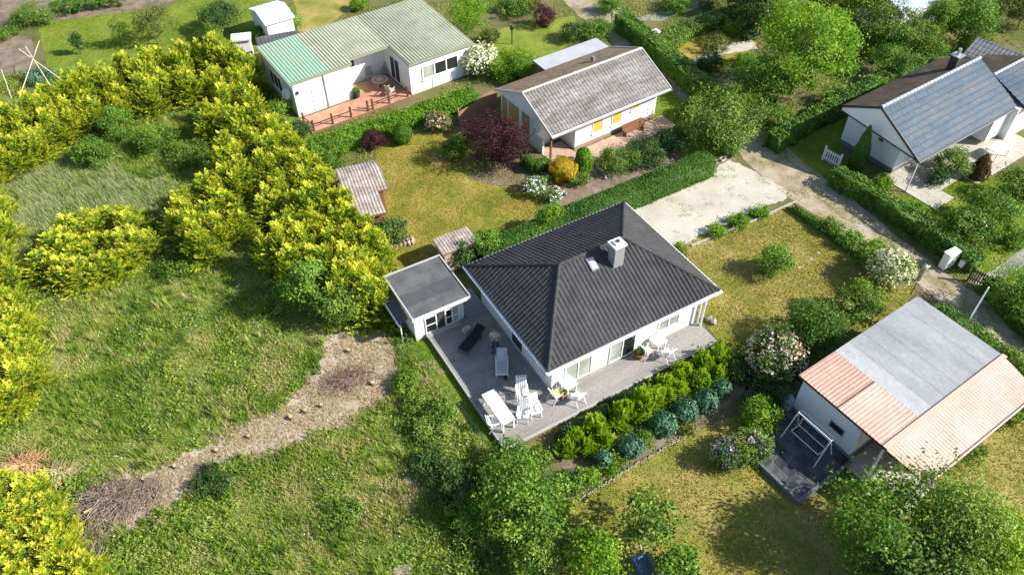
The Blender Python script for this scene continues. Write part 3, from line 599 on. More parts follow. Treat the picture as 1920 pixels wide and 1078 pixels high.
ch = MB().box(5.75, 2.95, 4.1, 6.35, 3.5, 5.75).build('chimney', plain('grey_chimney_cladding', (.25, .255, .26), .6, .1, 6), R1)
MB().box(5.68, 2.88, 5.75, 6.42, 3.57, 5.84).box(5.85, 3.05, 5.842, 6.25, 3.4, 5.95).build('chimney_cap', WHITEP, ch)
MB().tube((6.05, 3.22, 5.94), (6.05, 3.22, 6.02), .1).build('flue', DARKM, ch)
def on(x, y, d=0): return ZE + kf * y + d
sk = MB(); sk.prism([(4.6, 3.2), (5.05, 3.2), (5.05, 3.85), (4.6, 3.85)], lambda x, y: on(x, y, -.02), lambda x, y: on(x, y, .13)).build('skylight', GREYP, R1)
sk2 = R1.children[-1]
MB().prism([(4.64, 3.24), (5.01, 3.24), (5.01, 3.81), (4.64, 3.81)], lambda x, y: on(x, y, .131), lambda x, y: on(x, y, .15)).build('pane', plain('skylight_glass', (.35, .37, .38), .12, spec=.9), sk2)
MB().tube((6.07, 6.3, 3.8), (6.07, 6.3, 4.2), .05).build('vent_pipe', DARKM, R1)

# ---------------------------------------------------------------- deck
DK = thing('wooden_deck', 'weathered grey wooden deck wrapping two sides of the white bungalow', 'deck', (*MO, 0), MA)
dm = MB(); y = -1.13; k = 0
while y < .53:
    dm.box(-3.09, y, .262, 10.0 if y < .2 else 9.95, y + .135, .292 + random.uniform(-.002, .003)); y += .142
dm.build('deck_boards', DECKM, DK, kind='stuff')
dm = MB(); x = -3.09; yb = y + .004
while x < .55:
    top = 7.27 if x < -.75 else 9.2
    dm.box(x, yb, .262, x + .135, 2.30, .290 + random.uniform(-.002, .003)); dm.box(x, 2.31, .262, x + .135, top, .291 + random.uniform(-.002, .003)); x += .142
dm.build('deck_boards', DECKM, DK, kind='stuff')
MB().prism([(-3.05, -1.09), (9.9, -1.09), (9.9, .5), (.5, .5), (.5, 9.1), (-.7, 9.1), (-.7, 7.25), (-3.05, 7.25)], .0, .258).build('substructure', plain('deck_joists', (.09, .08, .07), .9), DK)
for a in ((-3.14, -1.18, .10, -3.095, 7.25, .30), (-3.095, -1.18, .10, 10.02, -1.135, .30), (10.005, -1.135, .1, 10.05, .5, .3)): box('edge_board', plain('edge_board_paint', (.42, .42, .40), .7, .15, 3), DK, *a)

# ---------------------------------------------------------------- garden shed with felt roof
SH = thing('garden_shed', 'small white shed with flat dark felt roof at the end of the deck', 'shed', (*MO, 0), MA)
sx0, sx1, sy0, sy1 = -3.75, -.8, 7.3, 10.2
MB().prism([(sx0, sy0), (sx1, sy0), (sx1, sy1), (sx0, sy1)], 0, 2.22).build('wall', WHITE, SH)
rs = MB().prism([(-3.98, 6.8), (-.6, 6.8), (-.6, 10.45), (-3.98, 10.45)], 2.22, 2.36).build('roof', WHITEP, SH)
yy = 6.82
for k in range(4):
    ye = min(yy + .93, 10.43); MB().prism([(-3.92, yy), (-.66, yy), (-.66, ye), (-3.92, ye)], 2.363 + .004 * (k % 2), 2.372 + .004 * (k % 2)).build('felt_strip', FELT, rs); yy = ye - .02
for a in ((-4.0, 6.78, 2.36, -3.93, 10.47, 2.44), (-.65, 6.78, 2.36, -.58, 10.47, 2.44), (-3.93, 10.40, 2.36, -.65, 10.47, 2.44)): box('roof_edge', plain('roof_edge_trim', (.45, .45, .42), .6), rs, *a)
box('fascia', WHITEP, SH, -4.0, 6.74, 2.18, -.58, 6.797, 2.38)
f = opening(SH, 'glazed_door', -3.15, -2.45, .3, 2.1, '-y', sy0, 1, rows=3, sill=False); 
box('open_doorway', INSIDE, SH, -2.42, sy0 - .012, .3, -1.98, sy0 + .01, 2.1)
opening(SH, 'glazed_door', -1.95, -1.1, .3, 2.1, '-y', sy0, 2, rows=3, glass=[GLASS, GLASS2], sill=False)
box('doorstep', CONC, SH, -3.2, 6.95, .293, -1.2, sy0 - .01, .34)
LT = MB(); LT.prism([(-4.55, 7.3), (-4.02, 7.3), (-4.02, 10.3), (-4.55, 10.3)], lambda x, y: 1.75 + (x + 4.55) * .5, lambda x, y: 1.79 + (x + 4.55) * .5)
LT.build('lean_to_roof', FELT, SH); MB().box(-4.6, 7.25, 1.68, -4.55, 10.3, 1.82).build('roof_edge', WHITEP, SH)
MB().box(-4.5, 7.35, 0, -4.45, 7.4, 1.72).box(-4.5, 10.1, 0, -4.45, 10.15, 1.72).build('post', WHITEP, SH)

# ---------------------------------------------------------------- green roofed house, upper left
T = thing('green_roofed_house', 'long white house with green and olive corrugated roof around a recessed terrace', 'house', (-15.56, 49.34, 0), 35)
pz = (2.86, 0, .075)
polys = [([(-.25, 0), (2.9, 0), (2.9, 5.7), (-.25, 5.7)], GREENR), ([(2.9, 0), (4.75, 0), (4.75, 5.7), (2.9, 5.7)], OLIVER), ([(4.75, .6), (8.2, .6), (8.2, 5.7), (4.75, 5.7)], OLIVER), ([(8.2, -2.4), (13.9, -2.4), (13.9, 5.7), (8.2, 5.7)], OLIVER)]
RT = MB()
for p, m in polys: RT.prism(p, lambda x, y: pz[0] + pz[2] * y - .12, lambda x, y: pz[0] + pz[2] * y - .012)
RT = RT.build('roof', WHITEP, T)
for p, m in polys: ribbed(RT, 'corrugated_sheeting', m, p, pz, 'y', .25, .09, 0)
TRIM = plain('olive_verge_trim', (.26, .26, .17), .7)
for a, b in (((-.25, 0), (4.75, 0)), ((4.75, 0), (4.75, .6)), ((4.75, .6), (8.2, .6)), ((8.2, .6), (8.2, -2.4)), ((8.2, -2.4), (13.9, -2.4)), ((13.9, -2.4), (13.9, 5.7)), ((-.25, 5.7), (-.25, 0))):
    rail(T, 'verge_trim', TRIM, (*a, pz[0] + pz[2] * a[1] - .02), (*b, pz[0] + pz[2] * b[1] - .02), .06, .13)
MB().prism([(0, .12), (4.6, .12), (4.6, 1.9), (8.3, 1.9), (8.3, -2.15), (13.7, -2.15), (13.7, 5.5), (0, 5.5)], 0, lambda x, y: pz[0] + pz[2] * y - .13).build('wall', WHITE, T)
opening(T, 'window', 9.35, 12.6, .95, 2.1, '-y', -2.15, 3, glass=[GLASS2, GLASS, GLASS], out=.07, bar=.1)
box('wall_panel', BLUEW, T, 10.2, -2.19, .05, 13.6, -2.155, .85)
box('door', WHITEP, T, 1.35, .08, .12, 2.25, .117, 2.1); box('drainpipe', plain('grey_pipe', (.45, .45, .46), .5), T, 2.4, .02, .1, 2.5, .11, 2.7)
box('wall_lamp', DARKM, T, .2, .0, 1.9, .35, .11, 2.1)
opening(T, 'window', 5.35, 5.8, 1.45, 2.1, '-y', 1.9, 1, frame=WHITEP)
opening(T, 'patio_door', -.6, .9, .15, 2.15, '-x', 8.3, 2, sill=False)
opening(T, 'window', 2.4, 4.6, .8, 2.1, '-x', 0, 3)
dish(T, (-.25, .9, 1.7), (-.8, -.5, .45), .38)
TP = thing('terracotta_terrace', 'terracotta paved terrace in front of the green roofed house', 'terrace', (-15.56, 49.34, 0), 35)
tm = MB()
for i in range(34):
    for j in range(16):
        x0 = -.1 + i * .25; y0 = -2.35 + j * .27
        if y0 > -.2 and x0 < 4.55: continue
        if x0 + .24 > 8.28: continue
        if y0 + .26 > 1.88: continue
        tm.box(x0, y0, .0, x0 + .242, y0 + .262, .085 + random.uniform(0, .006))
tm.build('paving_tiles', TERRA, TP, kind='stuff'); box('edging', plain('rust_edging', (.2, .09, .05), .8), TP, -.15, -2.42, 0, 8.25, -2.36, .1)
FR = thing('rope_railing', 'low brown post and rail barrier along the terracotta terrace edge', 'railing', (-15.56, 49.34, 0), 35)
pp = [(-.05, -.9), (.1, -2.25), (1.6, -2.25), (3.1, -2.25), (4.5, -2.25), (4.9, -2.25), (6.3, -2.25), (7.9, -2.25)]
for x, y in pp: box('post', RUST, FR, x - .06, y - .06, .09, x + .06, y + .06, .95)
for a, b in ((0, 1), (1, 2), (2, 3), (5, 6), (6, 7)): rail(FR, 'rail', RUST, (*pp[a], .62), (*pp[b], .62), .05, .06)

# ---------------------------------------------------------------- middle house with grey gable roof
G = thing('grey_roofed_cottage', 'white cottage with lichened grey gable roof and yellow shutters', 'house', (2.75, 43.07, 0), 33.8)
zr, yr = 4.0, 3.45; gz = 2.42; k1 = (zr - gz) / yr; yb = 6.95; k2 = (zr - gz - .15) / (yb - yr)
fp = [(0, 0), (10.5, 0), (10.5, yr), (0, yr)]; bp_ = [(0, yr), (10.5, yr), (10.5, yb), (0, yb)]
slab(G, 'roof', WHITEP, fp, (gz, 0, k1)); RG = G.children[-1]; slab(RG, 'rear_roof_deck', WOODB, bp_, (zr + k2 * yr, 0, -k2))
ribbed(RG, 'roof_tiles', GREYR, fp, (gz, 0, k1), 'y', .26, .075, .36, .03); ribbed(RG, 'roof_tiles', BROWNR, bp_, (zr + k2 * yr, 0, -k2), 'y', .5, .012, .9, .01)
RIDGEP = plain('pale_ridge', (.5, .49, .46), .7, .1)
for i in range(30): MB().tube((i * .35, yr, zr + .03), (i * .35 + .37, yr, zr + .03), .1, .09, 8).build('ridge_tile', RIDGEP, RG)
for a, b in (((-.03, 0, gz), (-.03, yr, zr)), ((10.53, 0, gz), (10.53, yr, zr)), ((-.03, yb, gz + .12), (-.03, yr, zr)), ((10.53, yb, gz + .12), (10.53, yr, zr))): rail(G, 'verge_board', plain('weathered_verge', (.5, .48, .44), .7) , a, b, .06, .2)
MB().tube((-.05, -.07, gz - .06), (10.55, -.07, gz - .06), .06).build('gutter', plain('zinc', (.3, .3, .31), .4), G)
wallf = lambda x, y: min(gz + k1 * y, zr + k2 * yr - k2 * y) - .13
for nm, pl in (('wall', [(2.5, .65), (9.9, .65), (9.9, yr), (2.5, yr)]), ('wall', [(.35, 2.4), (2.5, 2.4), (2.5, yr), (.35, yr)]), ('wall', [(.35, yr), (9.9, yr), (9.9, 6.6), (.35, 6.6)])):
    MB().prism(pl, 0, wallf).build(nm, WHITE, G)
box('plinth', plain('brick_plinth', (.3, .2, .15), .8, .2), G, 2.47, .62, 0, 9.93, .645, .25)
for a, b, z0_ in ((4.0, 4.95, .75), (5.75, 6.65, .75), (7.5, 8.3, 1.35)):
    f = opening(G, 'shuttered_window', a, b, z0_, 1.95, '-y', .65, 1, frame=WHITEP, glass=SHUT); rr = MB()
    for q in range(7): rr.box(a + .07, .60, z0_ + .1 + q * (1.8 - z0_) / 7, b - .07, .632, z0_ + .1 + (q + .75) * (1.8 - z0_) / 7)
    rr.build('slats', SHUT, f, kind='stuff')
for y0, y1 in ((3.1, 3.9), (4.4, 5.6), (5.8, 6.4)):
    box('wall_panel', TANP, G, .31, y0, .3, .346, y1, 2.2); box('panel_frame', WHITEP, G, .29, y1 + .02, .2, .345, y1 + .12, 2.3)
box('porch_wall', WHITE, G, .35, 1.5, 0, .5, 2.4, 1.15); 
MB().box(.3, .5, 0, .42, .62, 2.35).build('porch_post', WOODB, G)
dish(G, (.15, 1.9, 2.0), (-.9, -.35, .4), .35)
box('skylight', GREYP, G, 7.0, 4.6, 3.55, 7.25, 4.9, 3.85)
GP = thing('brick_terrace', 'pinkish brick terrace running along the cottage with yellow shutters', 'terrace', (2.75, 43.07, 0), 33.8)
tm = MB()
for i in range(44):
    for j in range(8 if i > 8 else 14):
        x0 = .3 + i * .23; y0 = -1.2 + j * .23
        if x0 > 2.3 and y0 + .22 > .62: continue
        tm.box(x0, y0, 0, x0 + .222, y0 + .222, .04 + random.uniform(0, .008))
tm.build('paving_bricks', patchy('pinkish_brick', [(.36, .21, .15), (.44, .3, .22), (.52, .4, .32)], 1.5, fine=(8, .25), bump=.2, rand=.1), GP, kind='stuff')
GS = thing('flat_roofed_shed', 'brown shed with pale flat corrugated roof behind the grey roofed cottage', 'shed', (*P(1022, 132, 2.2)[:2], 0), 33.8)
MB().prism([(.15, .15), (5.9, .15), (5.9, 1.4), (.15, 1.4)], 0, 2.1).build('wall', WOODB, GS)
slab(GS, 'roof', WOODB, [(0, 0), (6.1, 0), (6.1, 1.6), (0, 1.6)], (2.2, 0, .03)); ribbed(GS.children[-1], 'corrugated_sheeting', plain('pale_corrugated', (.42, .43, .45), .5, .12, 2), [(0, 0), (6.1, 0), (6.1, 1.6), (0, 1.6)], (2.2, 0, .03), 'y', .2, .025)

# ---------------------------------------------------------------- blue-grey roofed house, upper right
B = thing('blue_roofed_house', 'white clad house with shiny blue-grey tiled gable roof and dark chimney', 'house', (25.79, 39.9, 0), 34.2)
ez, rz_, ry_, ez2, y2 = 2.45, 4.55, 3.6, 3.3, 6.25
k1 = (rz_ - ez) / ry_; k2 = (rz_ - ez2) / (y2 - ry_); BL = 10.75
fp = [(0, 0), (BL + .3, 0), (BL, ry_), (0, ry_)]; bp_ = [(0, ry_), (BL, ry_), (BL, y2), (0, y2)]
slab(B, 'roof', DARKM, fp, (ez, 0, k1)); RB = B.children[-1]; slab(RB, 'rear_roof_deck', DARKM, bp_, (rz_ + k2 * ry_, 0, -k2))
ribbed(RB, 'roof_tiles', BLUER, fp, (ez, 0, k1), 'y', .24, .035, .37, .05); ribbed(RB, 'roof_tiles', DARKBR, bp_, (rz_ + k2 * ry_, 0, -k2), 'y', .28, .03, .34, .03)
RIDB = plain('bluish_ridge_tile', (.42, .46, .5), .4)
for i in range(30): MB().tube((i * .36, ry_, rz_ + .04), (i * .36 + .39, ry_, rz_ + .04), .12, .09, 8).build('ridge_tile', RIDB, RB)
slab(B, 'lower_roof', DARKM, [(BL + .35, -.7), (15.5, -.7), (15.5, 2.4), (BL + .35, 2.4)], (2.75, 0, .4)); R2 = B.children[-1]
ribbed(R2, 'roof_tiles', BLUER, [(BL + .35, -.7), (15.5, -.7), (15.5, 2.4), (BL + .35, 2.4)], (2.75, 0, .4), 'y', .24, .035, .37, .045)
ribbed(R2, 'roof_tiles', DARKBR, [(BL + .35, 2.4), (15.5, 2.4), (15.5, 5.2), (BL + .35, 5.2)], (4.67, 0, -.4), 'y', .28, .03, .34, .03)
for i in range(12): MB().tube((BL + .35 + i * .36, 2.4, 3.74), (BL + .74 + i * .36, 2.4, 3.74), .12, .09, 8).build('ridge_tile', RIDB, R2)
wf = lambda x, y: min(ez + k1 * y, rz_ + k2 * ry_ - k2 * y) - .13
clad = MB()
for pl in ([(1.0, 1.8), (8.8, 1.8), (8.8, ry_), (1.0, ry_)], [(1.0, ry_), (10.5, ry_), (10.5, 6.1), (1.0, 6.1)], [(8.8, .1), (10.6, .1), (10.6, ry_), (8.8, ry_)]): clad.prism(pl, .35, wf)
clad.build('wall', BLUEW, B)
gb = MB()
for i in range(22):
    y = 1.82 + i * .195
    if y > 6.0: break
    gb.box(.975, y, .4, .998, y + .17, wf(1, y + .1) - .02)
gb.build('cladding_boards', BLUEW, B, kind='stuff')
MB().add([(.06, .15, ez), (.06, ry_, rz_ - .15), (.06, y2 - .05, ez2 - .02), (.06, y2 - .05, 2.95), (.06, .15, ez - .05), (.12, .15, ez), (.12, ry_, rz_ - .15), (.12, y2 - .05, ez2 - .02), (.12, y2 - .05, 2.95), (.12, .15, ez - .05)],
         [(0, 4, 3, 2, 1), (5, 6, 7, 8, 9), (3, 4, 9, 8), (2, 3, 8, 7)]).build('gable_panel', WHITEP, B)
rail(B, 'drip_edge', DARKM, (.03, .2, ez - .02), (.03, y2, 2.97), .05, .07)
for a, b in (((-.02, 0, ez), (-.02, ry_, rz_)), ((-.02, y2, ez2), (-.02, ry_, rz_))): rail(B, 'verge_board', DARKM, a, b, .06, .16)
MB().prism([(1.03, 1.83), (10.5, 1.83), (10.5, 6.05), (1.03, 6.05)], 0, .35).build('plinth', GREYP, B)
MB().prism([(BL - .1, -.35), (15.3, -.35), (15.3, 4.8), (BL - .1, 4.8)], 0, lambda x, y: min(2.75 + .4 * y, 4.67 - .4 * y) - .13).build('wall', WHITE, B)
MB().tube((.08, .02, .08), (.08, .02, 2.35), .05).build('downpipe', WHITEP, B); MB().tube((0, -.06, ez - .06), (BL, -.06, ez - .06), .055).build('gutter', GREYP, B)
opening(B, 'window', 2.0, 3.6, .9, 2.0, '-y', 1.8, 2, glass=GLASS); opening(B, 'patio_door', 4.6, 6.4, .15, 2.1, '-y', 1.8, 2, sill=False)
MB().box(.94, 3.15, 1.75, .972, 3.45, 1.95).build('wall_vent', plain('brown_vent', (.1, .06, .05), .6), B)
ch = MB().box(8.0, 3.75, 4.0, 8.55, 4.3, 5.35).build('chimney', DARKM, RB); MB().box(7.92, 3.67, 5.35, 8.63, 4.38, 5.42).build('chimney_cap', STEEL, ch); MB().tube((8.28, 4.02, 5.42), (8.28, 4.02, 5.85), .13).build('cowl', STEEL, ch)
BP = thing('cream_patio', 'pale cream paved patio in front of the blue roofed house', 'patio', (25.79, 39.9, 0), 34.2); tm = MB()
for i in range(24):
    for j in range(8):
        x0 = .05 + i * .5; y0 = -2.2 + j * .5
        if j < 2 and (i < 9 and i > 3): continue
        tm.box(x0, y0, 0, x0 + .488, y0 + .488, .05 + random.uniform(0, .006))
tm.build('paving_slabs', CREAMP, BP, kind='stuff')

# ---------------------------------------------------------------- red and grey roofed house, lower right
Rr = thing('flat_roofed_chalet', 'white chalet with light grey felt and faded red corrugated roof, lower right', 'house', (16.63, 18.9, 0), 34)
RL, RW = 8.75, 4.95; pn = (2.7, 0, .012)
slab(Rr, 'roof', RUST, [(-.35, 0), (RL, 0), (RL, RW), (-.35, RW)], pn, -.14, -.03); RR = Rr.children[-1]
for a0, a1 in ((2.28, 3.3), (3.3, 4.3), (4.3, 5.35), (5.35, 6.4), (6.4, 7.45), (7.45, RL)):
    k = int(a0 * 10) % 2; slab(RR, 'felt_strip', GREYF, [(a0 - .03, .22), (a1, .22), (a1, RW), (a0 - .03, RW)], pn, -.02, .012 + .006 * k)
def corr(poly, mat): ribbed(RR, 'corrugated_sheet', mat, poly, (pn[0] - .01, 0, pn[2]), 'x', .19, .03, kind=None)
corr([(-.35, 2.68), (2.26, 2.68), (2.26, RW), (-.35, RW)], PINKR); corr([(-.35, .1), (2.27, .1), (2.27, 2.66), (-.35, 2.66)], PINKR)
rail(RR, 'sheet_overlap', RUST, (-.35, 2.67, 2.765), (2.26, 2.67, 2.765), .05, .02)
rail(RR, 'ridge_flashing', plain('pale_red_flashing', (.66, .42, .32), .5), (-.4, .08, 2.775), (RL, .08, 2.775), .24, .05)
lp = [(-.15, -1.95), (RL - .35, -1.95), (RL, -.02), (-.35, -.02)]; lz = (2.62, 0, .12)
slab(RR, 'lower_roof_deck', RUST, lp, lz, -.1, -.02); ribbed(RR, 'corrugated_sheeting', PINKL, lp, lz, 'y', .19, .032)
MB().tube((-.15, -2.02, 2.33), (RL - .3, -2.02, 2.33), .06).build('gutter', plain('pink_gutter', (.5, .32, .27), .5), Rr)
MB().prism([(-.2, 1.3), (8.5, 1.3), (8.5, 4.7), (-.2, 4.7)], 0, 2.56).build('wall', plain('light_grey_render', (.66, .68, .71), .75, .06, 2, bump=.2), Rr)
MB().prism([(2.2, -1.5), (8.4, -1.5), (8.4, 1.3), (2.2, 1.3)], 0, lambda x, y: 2.4 if y < 0 else 2.55).build('wall', plain('pinkish_render', (.5, .36, .3), .8, .1, 3), Rr)
MB().prism([(-.24, 1.26), (2.2, 1.26), (2.2, 4.74), (-.24, 4.74)], 0, .45).build('plinth', GREYP, Rr)
opening(Rr, 'window', 1.95, 2.75, 1.15, 1.6, '-x', -.2, 1, frame=GREYP, out=.03, sill=False)
opening(Rr, 'window', 3.0, 4.6, 1.0, 2.0, '-y', -1.5, 2, frame=WHITEP)
for x, y in ((-.05, -1.8), (-.2, .1)): box('porch_post', WHITEP, Rr, x, y, .1, x + .1, y + .1, 2.35)
RP = thing('porch_floor', 'cream paved porch under the red roof of the chalet', 'patio', (16.63, 18.9, 0), 34); tm = MB()
for i in range(6):
    for j in range(7): tm.box(-.6 + i * .46, -2.0 + j * .46, 0, -.15 + i * .46, -1.55 + j * .46, .12)
tm.build('paving_slabs', CREAMP, RP, kind='stuff'); box('edge_course', RUST, RP, -.75, -2.0, 0, -.62, 1.2, .13)
SP = thing('slate_patio', 'raised dark marbled slab patio under the white garden swing', 'patio', (16.63, 18.9, 0), 34)
MB().prism([(-3.8, 1.15), (-.3, 1.15), (-.3, 4.6), (-3.6, 4.6)], 0, .24).build('foundation', GREYP, SP); KERBD = plain('dark_kerb', (.13, .14, .15), .8, .2, 4)
sm = MB().box(0, 0, 0, .485, .485, .035).mesh('slab')
for i in range(7):
    for j in range(7):
        link('slab', sm, SLATE, SP, (-3.78 + i * .5, 1.15 + j * .5, .243 + random.uniform(0, .004)))
for a in ((-3.92, 1.0, 0, -.25, 1.14, .3), (-3.92, 1.14, 0, -3.8, 4.65, .3)): box('kerb', KERBD, SP, *a)

# ---------------------------------------------------------------- small sheds
S = thing('old_corrugated_shed', 'old little shed with grey corrugated gable roof beside the yellow conifers', 'shed', (-9.34, 35.48, 0), 22)
S.location = (*P(668, 412, 1.95)[:2], 0); S.rotation_euler[2] = math.radians(20)
MB().prism([(.25, .3), (1.6, .3), (1.6, 2.2), (2.15, 2.2), (2.15, 5.2), (.25, 5.2)], 0, 1.8).build('wall', WOODB, S)
for pl, pn_ in (([(-.2, 0), (1.85, 0), (1.85, 2.1), (-.2, 2.1)], (1.95, 0, .03)), ([(-.2, 2.1), (2.5, 2.1), (2.5, 4.5), (-.2, 4.5)], (1.96, 0, .03)), ([(-.2, 4.5), (2.5, 4.5), (2.5, 5.6), (-.2, 5.6)], (3.45, 0, -.3))):
    slab(S, 'roof_deck', WOODB, pl, pn_, -.1, -.02); ribbed(S, 'corrugated_sheet', OLDR, pl, pn_, 'y', .2, .05, kind=None)
box('door', RUST, S, 1.62, .9, .05, 1.66, 1.9, 1.7)
S2 = thing('lean_to_shed', 'tiny stone lean-to with ribbed grey roof behind the dark roofed shed', 'shed', (*P(830, 478, 1.6)[:2], 0), 30)
MB().prism([(.15, .1), (2.1, .1), (2.1, 1.2), (.15, 1.2)], 0, 1.4).build('wall', BRICKM, S2)
pl = [(0, 0), (2.35, 0), (2.3, 1.35), (0, 1.35)]; slab(S2, 'roof_deck', WOODB, pl, (1.55, .0, .12), -.08, -.02); ribbed(S2, 'corrugated_sheet', OLDR, pl, (1.55, 0, .12), 'y', .19, .05, kind=None)
def hut(name, label, px, py, z, ang, L, Wd, rise, roofm, wallm, h, ridge=True, pitch=.3, trim=WHITEP):
    t = thing(name, label, 'shed' if L < 6 else 'house', (*P(px, py, z)[:2], 0), ang)
    MB().prism([(.15, .15), (L - .15, .15), (L - .15, Wd - .15), (.15, Wd - .15)], 0, (lambda x, y: z - .1 + (rise * min(y, Wd - y) / (Wd / 2) if ridge else rise * y / Wd))).build('wall', wallm, t)
    if ridge:
        k = rise / (Wd / 2); gab = MB().add([(.15, .15, z - .1), (.15, Wd - .15, z - .1), (.15, Wd / 2, z + rise - .13), (.2, .15, z - .1), (.2, Wd - .15, z - .1), (.2, Wd / 2, z + rise - .13)], [(0, 2, 1), (3, 4, 5), (0, 3, 5, 2), (1, 2, 5, 4)]).build('gable', wallm, t)
        gs = [([(0, 0), (L, 0), (L, Wd / 2), (0, Wd / 2)], (z, 0, k)), ([(0, Wd / 2), (L, Wd / 2), (L, Wd), (0, Wd)], (z + 2 * rise, 0, -k))]
    else: gs = [([(0, 0), (L, 0), (L, Wd), (0, Wd)], (z, 0, rise / Wd))]
    for pl, pn in gs:
        slab(t, 'roof', trim, pl, pn, -.1, -.02); ribbed(t.children[-1], 'roof_sheeting', roofm, pl, pn, 'y', pitch, .03, .4 if ridge else 0, .015)
    return t
WS = plain('white_sheet', (.8, .81, .82), .4, .04)
hut('white_garden_hut', 'white garden hut with white gable roof at the top left edge', 497, 48, 2.0, 35, 2.6, 3.6, .5, WS, WHITE, 2)
t = hut('white_tool_box', 'small white flat-topped cabin poking up behind the yellow conifers', 432, 78, 1.6, 12, 1.6, 1.1, .05, WS, WHITEP, 1.6, ridge=False)
hut('dark_lean_to', 'low dark felt roof behind the green roofed house', 484, 92, 2.0, 20, 3.3, 1.7, .1, FELT, WOODB, 2, ridge=False, trim=WOODB)
hut('grey_gabled_cabin', 'grey roofed turquoise cabin beyond the blue roofed house', 1935, 112, 2.3, 130, 3.8, 3.0, .8, plain('grey_cabin_felt', (.2, .2, .21), .7, .2), plain('turquoise_boards', (.06, .3, .38), .6, .1), 2.3)
hut('pale_blue_roof_cabin', 'cabin with pale blue-white roof at the top edge among dark trees', 1695, 28, 2.4, 30, 5, 4, .7, plain('pale_blue_sheet', (.45, .53, .62), .4, .1), WHITE, 2.4)

# ================================================================== THINGS ON THE DECK
def dk(x, y): # local deck coordinates to world
    a = math.radians(MA); return MO[0] + x * math.cos(a) - y * math.sin(a), MO[1] + x * math.sin(a) + y * math.cos(a)
def on_deck(x, y, z=.293): return (*dk(x, y), z)
def table(label, loc, rz, L, Wd, h=.74, group=None, round_=False):
    t = thing('table', label, 'table', loc, rz, group); m = MB()
    n = max(3, int(Wd / .1))
    for i in range(n): m.box(-L / 2, -Wd / 2 + i * Wd / n, h - .03, L / 2, -Wd / 2 + (i + .965) * Wd / n, h)
    m.build('tabletop', WHITEP, t)
    MB().box(-L / 2 + .06, -Wd / 2 + .06, h - .11, L / 2 - .06, -Wd / 2 + .085, h - .031).box(-L / 2 + .06, Wd / 2 - .085, h - .11, L / 2 - .06, Wd / 2 - .06, h - .031).build('apron', WHITEP, t)
    for sx in (-1, 1):
        for sy in (-1, 1): MB().cbox(sx * (L / 2 - .07), sy * (Wd / 2 - .07), (h - .03) / 2, .06, .06, h - .03).build('leg', WHITEP, t)
    return t
def garden_chair(label, loc, rz, group, tilt=.35, hgt=1.08, arms=True):
    t = thing('garden_chair', label, 'chair', loc, rz, group); m = MB()
    for i in range(6): m.box(-.24, -.22 + i * .078, .42, .24, -.22 + i * .078 + .06, .44)
    m.build('seat', WHITEP, t, kind='stuff')
    b = MB(); q = math.tan(tilt)
    for i in range(5):
        x = -.2 + i * .1; b.add([(x - .035, .24, .46), (x + .035, .24, .46), (x + .035, .24 + (hgt - .46) * q, hgt), (x - .035, .24 + (hgt - .46) * q, hgt), (x - .035, .265, .46), (x + .035, .265, .46), (x + .035, .265 + (hgt - .46) * q, hgt), (x - .035, .265 + (hgt - .46) * q, hgt)],
              [(0, 1, 2, 3), (4, 7, 6, 5), (0, 3, 7, 4), (1, 5, 6, 2), (0, 4, 5, 1), (3, 2, 6, 7)])
    b.build('back_slats', WHITEP, t, kind='stuff')
    fr = MB(); y1 = .25 + (hgt - .3) * q
    for s in (-1, 1): fr.tube((s * .25, .2, .34), (s * .25, y1 + .02, hgt + .02), .022, n=5)
    fr.tube((-.25, y1 + .02, hgt), (.25, y1 + .02, hgt), .022, n=5).build('back_frame', WHITEP, t)
    for s in (-1, 1):
        MB().tube((s * .26, -.22, .0), (s * .26, -.18, .66), .022, n=5).build('leg', WHITEP, t); MB().tube((s * .26, .42, .0), (s * .26, .05, .62), .022, n=5).build('leg', WHITEP, t)
        if arms: MB().box(s * .28 - .035, -.28, .655, s * .28 + .035, .34, .68).build('armrest', WHITEP, t)
    return t
t_ = table('long white rectangular slatted table at the front left corner of the deck', on_deck(-2.4, .65), MA + 90, 2.1, .72)
garden_chair('white high-back chair farthest from the deck front edge', on_deck(-.85, 1.0), MA - 25, 'white chairs around the long table')
garden_chair('white high-back chair closest to the long white table', on_deck(-1.5, -.2), MA - 38, 'white chairs around the long table')
garden_chair('white high-back chair on the right of the deck corner group', on_deck(-.85, -.25), MA - 12, 'white chairs around the long table')
garden_chair('white chair tucked under the outer side of the long white table', on_deck(-2.85, .1), MA + 75, 'white chairs around the long table', hgt=.85)
def bistro(x, y, lab, ca, cb, cush):
    table(lab, on_deck(x, y), MA + 8, .7, .7, .72)
    c = garden_chair(ca, on_deck(x - .75, y - .1), MA + 95, 'folding chairs at the small tables', .2, .9, False)
    MB().box(-.22, -.2, .442, .22, .22, .50).build('cushion', cush, c)
    c = garden_chair(cb, on_deck(x + .05, y - .72), MA + 185, 'folding chairs at the small tables', .2, .88, False)
bistro(1.35, .15, 'small square white table by the left corner of the front wall', 'white folding chair with yellow cushion by the bungalow corner', 'bare white folding chair in front of the corner table', plain('yellow_cushion', (.8, .68, .25), .8, .1))
bistro(6.95, .1, 'small square white table by the right half of the front wall', 'white folding chair with pinkish cushion beside the brown pot', 'bare white folding chair in front of the right-hand table', plain('pink_cushion', (.75, .5, .42), .8, .1))
pt = MB().lathe(0, 0, [(0, .16), (.05, .2), (.35, .27), (.42, .27), (.4, .22), (.38, .2)], 16)
